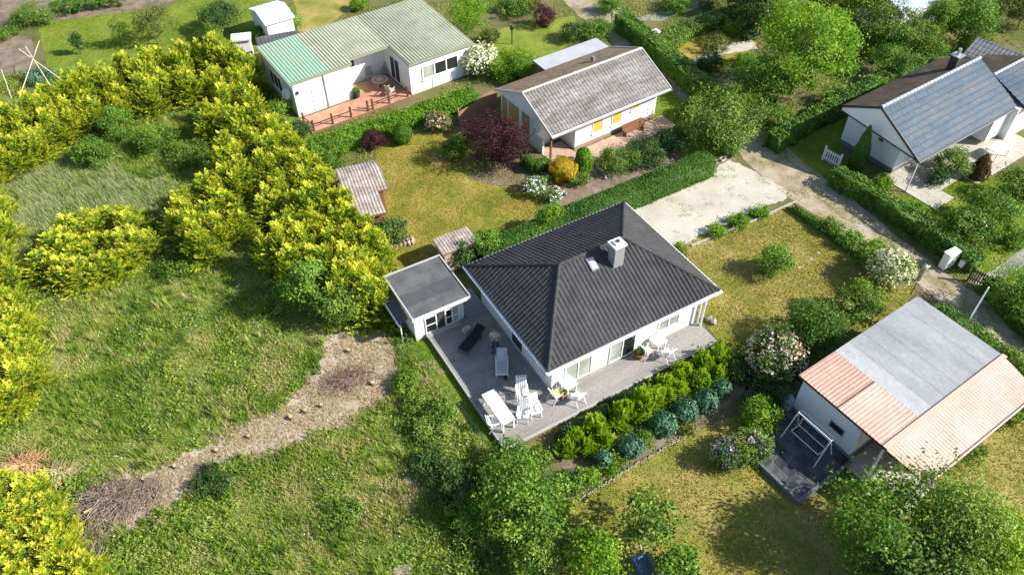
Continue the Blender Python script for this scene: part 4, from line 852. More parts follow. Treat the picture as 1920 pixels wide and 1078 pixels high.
def pot(label, loc, s, mat, flower=None, cat='pot'):
    t = thing('plant_pot', label, cat, loc, 0); o = pt.build('pot', mat, t, smooth=True); o.scale = (s, s, s)
    f = link('plant', crown_mesh('potplant', .22 * s, .22 * s, .45 * s, int(loc[0] * 13) % 999, .06, 2.4, .3, .07, .0), LM['green'], t); f.location.z = .3 * s
    if flower: b = link('blossom', flowers_mesh('bl', .22 * s, .22 * s, .45 * s, 3, 20, .06), LM[flower], t); b.location.z = .3 * s
    return t
pot('brown round pot beside the bungalow wall near the pinkish cushion', on_deck(5.75, .1), 1.0, WOODB)
pot('small orange-red pot plant on the deck at the bungalow corner', on_deck(.95, -.0), .75, plain('red_pot', (.5, .12, .06), .6), 'pink')
# person standing by the lounger
def person(label, loc, rz):
    t = thing('person', label, 'person', loc, rz)
    skin = plain('skin', (.5, .3, .22), .6); shirt = plain('grey_shirt', (.42, .43, .46), .8, .1, 12); jean = plain('blue_jeans', (.035, .07, .2), .8, .15, 12); hair = plain('grey_brown_hair', (.12, .09, .07), .8)
    def skinned(name, V, E, R, mat, sub=1):
        me = bpy.data.meshes.new(name); me.from_pydata(V, E, []); me.update(); o = link(name, me, mat, t); md = o.modifiers.new('skin', 'SKIN'); md.use_smooth_shade = True
        if not me.skin_vertices: me.skin_vertices.new()
        for i, r in enumerate(R): me.skin_vertices[0].data[i].radius = (r, r) if not isinstance(r, tuple) else r; me.skin_vertices[0].data[i].use_root = (i == 0)
        o.modifiers.new('sub', 'SUBSURF').levels = sub; o.modifiers['sub'].render_levels = sub
    V = [(0, 0, .95), (0, 0, 1.18), (0, .01, 1.38), (0, .01, 1.5), (0, -.01, 1.60), (0, -.015, 1.70), (0, -.01, 1.76)]; Eg = [(i, i + 1) for i in range(6)]; R = [(.15, .11), (.15, .10), (.17, .10), .055, .085, .095, .06]
    def chain(frm, pts, rr):
        p = frm
        for q, r in zip(pts, rr): V.append(q); R.append(r); Eg.append((p, len(V) - 1)); p = len(V) - 1
        return p
    for s in (-1, 1):
        chain(0, [(s * .1, 0, .88), (s * .115, -.01, .5), (s * .12, .02, .1), (s * .13, -.03, .045), (s * .14, -.15, .03)], [.09, .06, .045, .04, .035])
        w = chain(2, [(s * .2, .01, 1.4), (s * .26, .03, 1.13), (s * .15, -.22, 1.08), (s * .09, -.29, 1.09)], [.06, .045, .033, .035])
        for k in range(4): chain(w, [(s * (.075 - .01 * k), -.33, 1.12 - k * .02), (s * (.05 - .008 * k), -.35 + .004 * k, 1.115 - k * .02)], [.010, .009])
        chain(w, [(s * .1, -.30, 1.13), (s * .07, -.32, 1.15)], [.011, .01])
    skinned('body', V, Eg, R, skin)
    V2 = [(0, 0, 1.0), (0, 0, 1.18), (0, .01, 1.38), (0, .01, 1.45)]; E2 = [(0, 1), (1, 2), (2, 3)]; R2_ = [(.175, .13), (.175, .125), (.19, .12), .07]
    for s in (-1, 1):
        n = len(V2); V2 += [(s * .2, .01, 1.4), (s * .262, .03, 1.13)]; E2 += [(2, n), (n, n + 1)]; R2_ += [.078, .062]
    skinned('shirt', V2, E2, R2_, shirt)
    V3 = [(0, 0, 1.0), (0, 0, .93)]; E3 = [(0, 1)]; R3 = [(.165, .125), (.165, .125)]
    for s in (-1, 1):
        n = len(V3); V3 += [(s * .1, 0, .85), (s * .115, -.01, .5), (s * .12, .02, .09)]; E3 += [(1, n), (n, n + 1), (n + 1, n + 2)]; R3 += [.105, .078, .064]
    skinned('jeans', V3, E3, R3, jean)
    m = MB().lathe(0, .02, [(1.66, .085), (1.72, .105), (1.78, .10), (1.83, .07), (1.85, .02)], 12); m.build('hair', hair, t, smooth=True)
    MB().cbox(0, -.112, 1.685, .022, .03, .035).build('nose', skin, t)
    for s in (-1, 1):
        MB().cbox(s * .035, -.104, 1.71, .018, .012, .01).build('eye', DARKM, t); MB().cbox(s * .098, -.01, 1.69, .015, .03, .05).build('ear', skin, t); MB().cbox(s * .135, -.1, .03, .1, .27, .06).build('shoe', DARKM, t)
    MB().cbox(0, -.1, 1.645, .045, .01, .008).build('mouth', plain('lips', (.35, .14, .12), .6), t)
    return t
person('person in a grey shirt and blue jeans standing on the deck', on_deck(-.5, 4.35), -5)
c = thing('remote_control', 'small dark handheld controller held by the standing person', 'controller', (*dk(-.5, 4.35), 0), -5)
MB().cbox(0, -.36, 1.38, .16, .1, .03, rx=.5).build('casing', DARKM, c); MB().tube((-.06, -.37, 1.40), (-.08, -.42, 1.5), .005, n=4).tube((.06, -.37, 1.40), (.08, -.42, 1.5), .005, n=4).build('aerial', DARKM, c)
def lounger(label, x, y, rz, fr, cushion, back=.6, L=1.25):
    t = thing('sun_lounger', label, 'sun lounger', on_deck(x, y), rz); GREYC = cushion
    MB().box(-.32, -L, .28, -.27, .1, .33).box(.27, -L, .28, .32, .1, .33).box(-.27, -L, .28, .27, -L + .05, .33).build('frame', fr, t)
    for x0 in (-.295, .295):
        for y0 in (-L + .05, .05): MB().tube((x0, y0, 0), (x0, y0, .3), .022, n=6).build('leg', fr, t)
    MB().box(-.26, -L + .06, .32, .26, -.03, .35).build('seat', GREYC, t)
    MB().add([(-.27, 0, .34), (.27, 0, .34), (.27, .55, .34 + back), (-.27, .55, .34 + back), (-.27, .05, .32), (.27, .05, .32), (.27, .6, .32 + back), (-.27, .6, .32 + back)], [(0, 1, 2, 3), (4, 7, 6, 5), (0, 3, 7, 4), (1, 5, 6, 2), (0, 4, 5, 1), (3, 2, 6, 7)]).build('backrest', GREYC, t)
    for s in (-1, 1): MB().tube((s * .31, -.5, .52), (s * .31, .28, .56), .022, n=6).tube((s * .31, -.5, .52), (s * .31, -.45, .3), .018, n=6).build('armrest', fr, t)
    return t
lounger('white framed sun lounger with grey fabric standing near the person', -.72, 3.25, 0, WHITEP, plain('grey_fabric', (.5, .49, .52), .8), .5, .8)
lounger('black sun lounger lying along the bungalow side wall', -1.0, 5.6, -32, DARKM, plain('black_fabric', (.01, .01, .012), .9), .25)
MB().cbox(*on_deck(-.95, 2.45, .37), .16, .16, .15).build('black_lantern', DARKM); tag(bpy.data.objects['black_lantern'], 'small black lantern on the deck at the foot of the lounger', 'lantern')
o = MB().cbox(*on_deck(-1.15, 6.35, .42), .42, .3, .26, math.radians(40)).build('pale_box', STONE); tag(o, 'small pale box on the shaded deck near the shed', 'box')

# swing, barrel, pole, cabinets and the like by the lower right house
def rp(x, y): a = math.radians(34); return 16.63 + x * math.cos(a) - y * math.sin(a), 18.9 + x * math.sin(a) + y * math.cos(a)
sw = thing('garden_swing', 'white tubular garden swing seat on the dark slab patio', 'swing', (*rp(-1.35, 2.85), .28), 34 + 90)
for s in (-1, 1):
    MB().tube((s * 1.0, .62, 0), (s * .95, 0, 1.6), .025).build('leg', WHITEP, sw); MB().tube((s * 1.0, -.62, 0), (s * .95, 0, 1.6), .025).build('leg', WHITEP, sw)
MB().tube((-.95, 0, 1.6), (.95, 0, 1.6), .025).build('crossbar', WHITEP, sw)
MB().tube((-.95, 0, 1.6), (-.95, -.3, 1.5), .012).tube((.95, 0, 1.6), (.95, -.3, 1.5), .012).tube((-.95, -.3, 1.5), (.95, -.3, 1.5), .012).build('rear_bar', WHITEP, sw)
se = MB()
for y in (-.25, .28): se.tube((-.8, y, .5 + (.0 if y > 0 else .03)), (.8, y, .5 + (0 if y > 0 else .03)), .02)
for x in (-.8, .8): se.tube((x, -.25, .53), (x, .28, .5), .02)
se.tube((-.8, -.38, 1.0), (.8, -.38, 1.0), .02).tube((-.8, -.25, .53), (-.8, -.38, 1.0), .02).tube((.8, -.25, .53), (.8, -.38, 1.0), .02).build('seat_frame', WHITEP, sw)
wm = MB()
for i in range(31): x = -.78 + i * .052; wm.box(x, -.25, .505, x + .012, .28, .515)
wm.build('seat_wires', DARKM, sw, kind='stuff')
for s in (-1, 1): MB().tube((s * .8, .02, .52), (s * .9, 0, 1.6), .012, n=5).build('hanger', STEEL, sw)
bt = thing('rain_barrel', 'blue-grey rain barrel at the back corner of the chalet', 'barrel', (*P(1477, 748, .8)[:2], 0))
MB().lathe(0, 0, [(0, .3), (.1, .34), (.45, .37), (.8, .34), (.86, .32)], 18).build('barrel', plain('grey_green_plastic', (.2, .27, .27), .5), bt, smooth=True); MB().lathe(0, 0, [(.861, .3), (.88, .31), (.9, .25)], 18).build('lid', plain('blue_lid', (.25, .33, .45), .4), bt)
pl_ = thing('flagpole', 'tall thin white pole standing behind the chalet', 'pole', (*P(1803, 622, 0)[:2], 0))
tp = P(1847, 551, 0); b0 = P(1803, 622, 0); tphz = CAM_H * (1 - np.dot(b0[:2], tp[:2]) / np.dot(tp[:2], tp[:2]))
MB().tube((0, 0, -.1), (0, 0, 3.4), .05, .035).build('pole', WHITEP, pl_); MB().lathe(0, 0, [(3.4, .02), (3.44, .05), (3.48, .02)], 8).build('finial', WHITEP, pl_); MB().cbox(.05, 0, 1.1, .04, .1, .12).build('cleat', STEEL, pl_)
cb = thing('electric_cabinet', 'tall white electricity cabinet standing beside the sandy track', 'cabinet', (*P(1772, 500, 0)[:2], 0), 28)
MB().box(-.42, -.2, .05, .42, .2, 1.15).build('body', WHITEP, cb); MB().box(-.46, -.24, 1.15, .46, .24, 1.22).build('roof', WHITEP, cb); MB().box(-.4, -.222, .12, -.01, -.2, 1.1).build('door', WHITEP, cb); MB().box(.01, -.222, .12, .4, -.2, 1.1).build('door', WHITEP, cb); MB().box(-.4, -.18, 0, .4, .18, .05).build('base', CONC, cb); MB().box(-.06, -.24, .6, -.03, -.222, .7).build('handle', DARKM, cb)
cb = thing('meter_box', 'small white meter box right of the tall white cabinet', 'box', (*P(1800, 505, 0)[:2], 0), 28)
MB().box(-.22, -.12, .3, .22, .12, .68).build('body', WHITEP, cb); MB().box(-.05, -.05, 0, .05, .05, .3).build('post', STEEL, cb); MB().box(-.25, -.15, .68, .25, .15, .71).build('lid', WHITEP, cb); MB().box(-.18, -.135, .34, .18, -.12, .64).build('door', WHITEP, cb)
def gate(label, px, py, rz, Wd, h, mat, n=9):
    t = thing('picket_gate', label, 'gate', (*P(px, py, 0)[:2], 0), rz)
    MB().box(-Wd / 2 - .1, -.05, 0, -Wd / 2, .05, h + .15).build('post', mat, t); MB().box(Wd / 2, -.05, 0, Wd / 2 + .1, .05, h + .15).build('post', mat, t)
    for z in (.25, h - .2): MB().box(-Wd / 2, -.01, z, Wd / 2, .02, z + .07).build('rail', mat, t)
    pm = MB().box(-.035, -.03, .08, .035, -.012, h).mesh('picket')
    for i in range(n): link('picket', pm, mat, t, (-Wd / 2 + .07 + i * (Wd - .14) / (n - 1), 0, 0))
gate('white picket gate by the left gable of the blue roofed house', 1556, 308, -52, 1.15, 1.0, WHITEP, 7)
gate('black iron gate where the grey path meets the sandy track', 1835, 536, -40, 1.2, 1.0, DARKM)
def lantern_post(label, px, py, h=1.9, col=WHITEP):
    t = thing('garden_lamp', label, 'lamp', (*P(px, py, 0)[:2], 0)); MB().tube((0, 0, 0), (0, 0, h - .3), .05).build('post', col, t); MB().lathe(0, 0, [(h - .3, .1), (h - .25, .16), (h - .02, .18), (h + .02, .2), (h + .14, .03)], 12).build('lamp_head', col, t)
lantern_post('black lantern post in the small fruit garden left of the track', 960, 84, 1.6, DARKM)
t = thing('gate_pillar', 'white rendered gate pillar on the track beside the dark hedge', 'pillar', (*P(1226, 88, 0)[:2], 0), 34); MB().box(-.22, -.22, 0, .22, .22, 1.3).build('shaft', WHITE, t); MB().box(-.28, -.28, 1.3, .28, .28, 1.42).build('cap', WHITE, t)
t = thing('statue_post', 'grey weathered gatepost with a rounded top beside the white flowering bush', 'post', (*P(1722, 525, 0)[:2], 0), 30); MB().lathe(0, 0, [(0, .14), (.9, .13), (1.0, .18), (1.15, .16), (1.25, .05)], 10).build('shaft', CONC, t); MB().box(.12, -.04, .8, .55, .04, .9).build('arm', CONC, t)
def barrow(label, px, py, col, rz=0, s=1):
    t = thing('wheelbarrow', label, 'wheelbarrow', (*P(px, py, 0)[:2], 0), rz)
    MB().add([(-.3 * s, -.4, .35), (.3 * s, -.4, .35), (.3 * s, .3, .35), (-.3 * s, .3, .35), (-.4 * s, -.55, .68), (.4 * s, -.55, .68), (.4 * s, .45, .68), (-.4 * s, .45, .68)], [(0, 3, 2, 1), (0, 1, 5, 4), (1, 2, 6, 5), (2, 3, 7, 6), (3, 0, 4, 7)]).build('tray', col, t)
    MB().tube((-.04, -.75, .18), (.04, -.75, .18), .18, n=14).build('wheel', DARKM, t)
    for x in (-.3, .3): MB().tube((x * .3, -.75, .2), (x, .9, .6), .02, n=5).build('handle', STEEL, t); MB().tube((x, .3, .35), (x, .3, 0), .02, n=5).build('leg', STEEL, t)
barrow('blue wheelbarrow half hidden under the bushes at the bottom edge', 1203, 1070, plain('blue_tray', (.13, .2, .32), .5), 20)
# patio furniture at the other houses
def round_table(label, px, py, r, h, top, leg):
    t = thing('round_table', label, 'table', (*P(px, py, h)[:2], .09)); MB().lathe(0, 0, [(h - .04, r * .98), (h - .01, r)], 24).build('tabletop', top, t)
    MB().lathe(0, 0, [(h - .009, r * .8), (h - .005, r * .8)], 24).build('inlay', plain('brown_mosaic', (.35, .22, .17), .6, .2, 6), t); MB().lathe(0, 0, [(h - .004, r * .45), (h, r * .45)], 20).build('inlay', top, t)
    MB().tube((0, 0, 0), (0, 0, h - .04), .05).build('pedestal', leg, t)
round_table('round mosaic table in the recessed terracotta terrace', 712, 151, .62, .72, plain('pale_mosaic', (.55, .42, .35), .6, .2, 5), DARKM)
GRC = plain('grey_green_chair', (.22, .26, .25), .6)
def simple_chair(label, px, py, rz, mat, z=.09, group='chairs on the terracotta terrace'):
    t = thing('garden_chair', label, 'chair', (*P(px, py, .5)[:2], z), rz, group); MB().box(-.25, -.25, .42, .25, .25, .46).build('seat', mat, t)
    MB().add([(-.25, .22, .46), (.25, .22, .46), (.22, .38, 1.0), (-.22, .38, 1.0), (-.25, .26, .46), (.25, .26, .46), (.22, .42, 1.0), (-.22, .42, 1.0)], [(0, 1, 2, 3), (4, 7, 6, 5), (0, 3, 7, 4), (1, 5, 6, 2), (0, 4, 5, 1), (3, 2, 6, 7)]).build('backrest', mat, t)
    for sx in (-1, 1):
        MB().box(sx * .25 - .03, -.25, .64, sx * .25 + .03, .27, .67).build('armrest', mat, t)
        for sy in (-1, 1): MB().tube((sx * .22, sy * .22, 0), (sx * .22, sy * .22, .44), .02, n=5).build('leg', mat, t)
simple_chair('grey-green chair against the back wall, left of the round table', 693, 143, 20, GRC); simple_chair('grey chair in the inner corner behind the round table', 722, 134, -25, GRC); simple_chair('pale chair in front of the round mosaic table', 732, 170, 150, plain('pale_chair', (.5, .46, .42), .6))
pot('dark planter at the inner wall corner of the terracotta terrace', (*P(669, 180, .2)[:2], .09), 1.1, DARKM); 
t = thing('garden_table', 'pale square table on the patio of the blue roofed house', 'table', (*P(1873, 278, .7)[:2], .06), 30); MB().box(-.75, -.5, .68, .75, .5, .72).build('tabletop', WHITEP, t)
for sx in (-1, 1):
    for sy in (-1, 1): MB().box(sx * .66 - .03, sy * .42 - .03, 0, sx * .66 + .03, sy * .42 + .03, .68).build('leg', WHITEP, t)
t = thing('garden_bench', 'dark low bench on the brick terrace in front of the cottage wall', 'bench', (*P(1188, 241, .4)[:2], .04), 33.8); MB().box(-.9, -.2, .4, .9, .2, .45).build('seat', WOODB, t); MB().box(-.9, .2, .4, .9, .24, .85).build('backrest', WOODB, t)
for x in (-.8, .75): MB().box(x, -.18, 0, x + .06, .2, .4).build('leg', WOODB, t)
# poles of the bean tepee
tt = thing('bean_tepee', 'pale wooden poles crossed as a bean tepee beyond the yellow conifers', 'tepee', (*P(70, 175, 0)[:2], 0)); o = np.array([*P(70, 175, 0)[:2], 0]); X_ = P(62, 110, 1.75)
PALE = plain('peeled_pole', (.66, .58, .42), .7, .15, 3)
for fx, fy in ((97, 165), (125, 157), (33, 193), (52, 140)):
    f_ = P(fx, fy, 0); top = X_ + (X_ - f_) * .42 + RNG.normal(0, .05, 3); MB().tube(tuple(f_ - o), tuple(top - o), .035, .025, 6).build('pole', PALE, tt)
t = thing('garden_stake', 'single pale pole leaning at the left edge of the vegetable garden', 'pole', (*P(24, 192, 0)[:2], 0)); a = P(24, 192, 0); b = P(2, 130, 1.6); MB().tube((0, 0, 0), tuple(b - np.array([a[0], a[1], 0])), .035, .03, 6).build('pole', plain('grey_pole', (.45, .43, .38), .7), t)
# fences and low walls
def wave_fence():
    A = P(862, 238, 0); B_ = P(932, 205, 0); t = thing('wooden_fence', 'brown board fence with a wavy top beside the purple-leaved tree', 'fence', (A[0], A[1], 0), math.degrees(math.atan2(B_[1] - A[1], B_[0] - A[0]))); L = float(np.hypot(*(B_ - A)[:2])); n = int(L / .13); bmat = plain('reddish_fence_board', (.30, .17, .11), .75, .15, 3)
    for i in range(n):
        u = i / n; h = 1.25 + .55 * (1 - math.cos(u * math.pi * 1.0)) / 2 + .05 * math.sin(u * 12)
        MB().box(i * .13, -.012, .03, i * .13 + .118, .012, h).build('board', bmat, t)
    for x in (0, L / 2, L): MB().box(x - .05, .02, 0, x + .05, .12, 1.5).build('post', bmat, t)
    for z in (.35, 1.1): MB().box(0, .013, z, L, .05, z + .08).build('rail', bmat, t)
wave_fence()
def wire_fence(name, label, pts, h, step, mat, rails=2, wire=.006):
    pts = [np.array(p[:2]) for p in pts]; o = pts[0]; t = thing(name, label, 'fence', (o[0], o[1], 0)); m = MB()
    for a, b in zip(pts, pts[1:]):
        L = np.linalg.norm(b - a); k = max(1, round(L / step))
        for i in range(k + (b is pts[-1])):
            p = a + (b - a) * i / k - o; MB().tube((p[0], p[1], 0), (p[0], p[1], h), .025, n=6).build('post', mat, t)
        for r in range(rails): z = h * (r + 1) / rails - .03; m.tube((*(a - o), z), (*(b - o), z), wire, n=4)
    m.build('wires', mat, t)
GRW = plain('green_wire', (.07, .16, .09), .5)
wire_fence('wire_fence', 'thin green wire fence between the meadow and the grass by the deck', [P(765, 650), P(850, 760), P(905, 835), P(960, 905)], 1.1, 2.2, GRW, 5)
wire_fence('metal_fence', 'dark rail fence beside the track behind the chalet', [P(1680, 530), P(1765, 600)], 1.0, 1.3, DARKM, 2, .018)
def stones(name, label, cat, pts, n, size, mat, h=.2, rows=1, jit=.05):
    pts = [np.array(p[:2]) for p in pts]; o = pts[0]; t = thing(name, label, cat, (o[0], o[1], 0)); seg = [np.linalg.norm(b - a) for a, b in zip(pts, pts[1:])]; tot = sum(seg); ms = []
    for q in range(4):
        bm = bmesh.new(); bmesh.ops.create_icosphere(bm, subdivisions=1, radius=.5); 
        for v in bm.verts: v.co *= random.uniform(.82, 1.15)
        me = bpy.data.meshes.new('stone'); bm.to_mesh(me); bm.free(); ms.append(me)
    for r in range(rows):
        for i in range(n):
            d = (i + .5) / n * tot; k = 0
            while d > seg[k] and k < len(seg) - 1: d -= seg[k]; k += 1
            u = (pts[k + 1] - pts[k]) / seg[k]; v = np.array([-u[1], u[0]]); p = pts[k] + u * d - o + v * (r * size * .8 + random.uniform(-jit, jit)); s = size * random.uniform(.75, 1.2)
            x = link('stone', ms[(i + r) % 4], mat, t, (p[0], p[1], h * .35 + random.uniform(0, .03)), random.uniform(0, 360)); x.scale = (s * 1.15, s, h * random.uniform(.8, 1.2))
    return t
stones('stone_edging', 'line of edging stones between the shrub bed and the lower lawn', 'edging', [P(1085, 938), P(1190, 872), P(1310, 803)], 70, .1, CONC, .08)
stones('rubble_wall', 'low pale rubble wall behind the dark roofed shed', 'wall', [P(706, 474), P(778, 456)], 9, .36, BRICKM, .5, 2)
stones('boulder_group', 'two pale boulders on the grass at the right end of the deck', 'boulders', [P(1325, 598), P(1342, 608)], 2, .42, STONE, .4)
stones('bed_edging', 'rough stone edging below the raspberry bed by the brick terrace', 'edging', [P(1105, 300), P(1122, 318), P(1137, 338)], 8, .22, STONE, .2)
stones('rock_edging', 'row of small stones at the corner of the mossy lawn', 'edging', [P(1040, 350), P(1062, 368)], 5, .25, STONE, .2)
stones('lawn_stones', 'scattered pale stones along the edge of the plum tree lawn', 'stones', [P(812, 290), P(850, 298), P(880, 310)], 7, .2, STONE, .12, 1, .3)
stones('step_stones', 'flat stepping stones sunk in the dry front lawn', 'stones', [P(1420, 530), P(1470, 500), P(1540, 470), P(1560, 500), P(1500, 540)], 8, .22, STONE, .03, 1, .5)
bw = thing('hollow_blocks', 'row of hollow concrete planting blocks along the top edge of the gravel', 'edging', (*P(1180, 380)[:2], 0)); oo = P(1180, 380); 
for i in range(13):
    p = P(1180 + i * 14.5, 380 - i * 6.6) - oo; m = MB()
    for a in ((-.2, -.15, 0, .2, -.11, .18), (-.2, .11, 0, .2, .15, .18), (-.2, -.11, 0, -.15, .11, .18), (.15, -.11, 0, .2, .11, .18)): m.box(*a)
    m.build('block', CONC, bw, loc=(p[0], p[1], 0), rz=30 + random.uniform(-4, 4))
kb_ = thing('garden_kerb', 'thin pale kerb between the gravel parking and the front lawn', 'kerb', (0, 0, 0))
for (a, b) in zip([(1296, 462), (1350, 440), (1420, 412), (1478, 385)], [(1350, 440), (1420, 412), (1478, 385), (1495, 378)]):
    pa = P(*a); pb = P(*b); rail(kb_, 'kerb_stone', CONC, (pa[0], pa[1], .05), (pb[0], pb[1], .05), .1, .12)
kb_ = thing('bed_kerb', 'thin kerb along the lower side of the long clipped hedge', 'kerb', (0, 0, 0))
for (a, b) in zip([(1172, 376), (1240, 345), (1310, 315)], [(1240, 345), (1310, 315), (1370, 292)]):
    pa = P(*a); pb = P(*b); rail(kb_, 'kerb_stone', CONC, (pa[0], pa[1], .06), (pb[0], pb[1], .06), .08, .14)
# stumps and brush on the cleared strip
for i, (x, y, lab) in enumerate([(655, 661, 'dark old stump near the shaded end of the bare soil'), (700, 722, 'brown stump beside the dry brush on the bare soil'), (604, 764, 'pale-topped stump, upper one of two below the brush'), (574, 774, 'pale-topped stump, lower one of two below the brush'), (547, 786, 'small reddish stump lying in the middle of the dirt path'), (468, 822, 'cut stump with yellow top on the dirt path centre'), (408, 848, 'small stump with orange cut face on the dirt path'), (330, 878, 'dark small stump at the narrow part of the path'), (272, 902, 'cut stump at the lower end of the path by the brush'), (722, 632, 'stump in the shade of the yellow conifers near the shed')]):
    t = thing('tree_stump', lab, 'stump', (*P(x, y)[:2], .05), random.uniform(0, 360), 'stumps along the bare dirt path'); r = random.uniform(.07, .12)
    MB().lathe(0, 0, [(-.05, r * 1.4), (.06, r * 1.05), (.22, r)], 10).build('bark', BARK, t); MB().lathe(0, 0, [(.222, r * .95), (.235, r * .9)], 10).build('cut_face', CUTW, t)
def brush(name, label, px, py, rx, ry, n, h, mat, seed, thick=.014, rz=0):
    c = P(px, py); rng = np.random.default_rng(seed); m = MB()
    for i in range(n):
        x, y = rng.normal(0, .45, 2) * [rx, ry]; L = rng.uniform(.3, 1.1); th = rng.uniform(0, 6.3); el = rng.uniform(-.2, .6); z = rng.uniform(.03, h) * math.exp(-(x / rx) ** 2 - (y / ry) ** 2)
        m.tube((x, y, z), (x + L * math.cos(th) * math.cos(el), y + L * math.sin(th) * math.cos(el), max(.03, z + L * math.sin(el) * .5)), thick * rng.uniform(.6, 1.6), thick * .3, 3)
    o = m.build(name, mat, loc=(c[0], c[1], .03), rz=rz); tag(o, label, 'brush pile', kind=None); return o
brush('brush_pile', 'reddish brown pile of dry twigs on the bare soil below the conifers', 648, 716, 1.5, .7, 420, .3, patchy('red_brown_twigs', [(.16, .09, .07), (.24, .15, .12), (.32, .22, .18)], 3, bump=0), 3, rz=25)
brush('brush_pile', 'large grey pile of dead branches at the lower end of the path', 205, 945, 1.9, 1.3, 700, .5, TWIG, 4, .018)
brush('brush_pile', 'grey branches lying below the big brush heap at the meadow edge', 165, 1010, 1.2, 1.1, 350, .4, TWIG, 5, .018)
brush('brush_pile', 'thin dead branches scattered right of the big brush heap', 265, 930, 1.2, .8, 220, .25, TWIG, 6, .015)
brush('hay_heap', 'orange-brown heap of dried cuttings beside the lower left conifers', 50, 878, 1.0, .55, 500, .4, patchy('orange_dry_cuttings', [(.36, .2, .09), (.5, .3, .15), (.6, .42, .22)], 3, bump=0), 8, .03)
brush('hay_heap', 'straw coloured heap of wilted cuttings right of the orange heap', 108, 890, .9, .45, 350, .3, patchy('straw_cuttings', [(.3, .24, .1), (.42, .35, .17), (.5, .44, .25)], 3, bump=0), 9, .025)
o = MB().tube(tuple(P(158, 960, .45)), tuple(P(172, 953, .5)), .06, .05, 8).build('cut_log', CUTW); tag(o, 'short pale cut log lying on the grey brush heap', 'log')

# ================================================================== VEGETATION
# golden conifers: five grown shapes, each copied with its own turn and size
PROT = []
for k, (r, h) in enumerate([(1.25, 3.6), (1.4, 4.2), (1.15, 4.0), (1.5, 3.4), (1.3, 3.9)]):
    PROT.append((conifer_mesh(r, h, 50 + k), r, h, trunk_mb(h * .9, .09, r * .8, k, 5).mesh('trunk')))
CN = [0]
def conifers(label, group, pts, sc=1.0, hgt=3.6, fz=.5):
    for (px, py) in pts:
        k = CN[0] % 5; CN[0] += 1; me, r, h, tm = PROT[k]; s = sc * random.uniform(.9, 1.12); hz = hgt / h * s
        x, y, d = place(px, py, hgt * s, fz)
        t = thing('golden_conifer', label, 'conifer', (x, y, 0), random.uniform(0, 360), group); t.scale = (s, s, hz)
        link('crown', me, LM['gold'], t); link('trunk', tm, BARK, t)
for lab, grp, pts in [
 ('yellow conifer at the left end of the long upper row, near the bean poles', 'yellow conifers, upper row, left end', [(-55, 268), (-12, 258), (28, 236), (62, 215), (-30, 305), (12, 290), (55, 268), (100, 190), (95, 245)]),
 ('yellow conifer in the middle of the long upper row, below the lone sapling', 'yellow conifers, upper row, middle', [(135, 172), (168, 158), (203, 152), (240, 138), (135, 222), (180, 205), (225, 192)]),
 ('yellow conifer in the right half of the upper row, below the brownish fruit tree', 'yellow conifers, upper row, right half', [(275, 128), (308, 122), (342, 112), (270, 178), (310, 165), (355, 155)]),
 ('yellow conifer at the right end of the upper row, next to the white cabin', 'yellow conifers, upper row, right end', [(378, 108), (412, 104), (444, 112), (462, 140), (400, 152), (440, 165)]),
 ('yellow conifer in the top of the band, beside the green roofed house', 'yellow conifers, band beside the green roof', [(425, 200), (465, 195), (395, 225), (440, 235), (480, 232), (515, 255), (470, 275), (430, 290), (510, 292), (548, 275)]),
 ('yellow conifer in the band, just left of the old corrugated shed', 'yellow conifers, band left of the old shed', [(495, 325), (540, 318), (578, 315), (460, 330), (530, 358), (575, 352), (610, 350), (505, 385), (555, 395), (598, 390), (638, 388)]),
 ('yellow conifer in the lower band, behind the dark felt roofed shed', 'yellow conifers, band by the felt roofed shed', [(545, 432), (590, 432), (632, 425), (668, 425), (575, 470), (620, 468), (660, 462), (698, 468), (560, 505), (532, 465), (608, 505), (650, 505), (692, 505)]),
 ('yellow conifer at the bottom end of the band, next to the bare soil', 'yellow conifers, bottom end of the band', [(640, 545), (680, 540), (700, 565)])]:
    conifers(lab, grp, pts, 1.0, 3.4)
conifers('yellow-green conifer in the short side branch of the golden thicket', 'yellow conifers of the inner branch',
    [(425, 345), (388, 362), (350, 382), (340, 402), (350, 430), (390, 410), (425, 388), (378, 455), (415, 432), (455, 410)], .95, 3.0)
conifers('yellow conifer of the free-standing golden clump in the pale grass', 'yellow conifers of the free-standing clump',
    [(130, 432), (170, 420), (212, 412), (245, 425), (105, 468), (145, 468), (185, 462), (228, 465), (262, 462), (80, 500), (120, 508), (160, 510), (200, 502)], .95, 2.4)
conifers('yellow conifer in the row down the left edge of the picture', 'yellow conifers at the left edge',
    [(-25, 340), (-12, 385), (-8, 430), (0, 478), (2, 522), (12, 565), (22, 605), (18, 645), (35, 672), (12, 700), (40, 715), (-20, 600), (-15, 680), (-5, 735)], .95, 2.7)
conifers('yellow conifer in the group at the lower left corner', 'yellow conifers at the lower left corner',
    [(12, 925), (48, 930), (20, 965), (70, 965), (105, 985), (35, 1005), (80, 1015), (120, 1030), (50, 1050), (5, 1040), (95, 1060), (140, 1068), (-30, 980), (0, 1085), (60, 1095)], .85, 2.4)

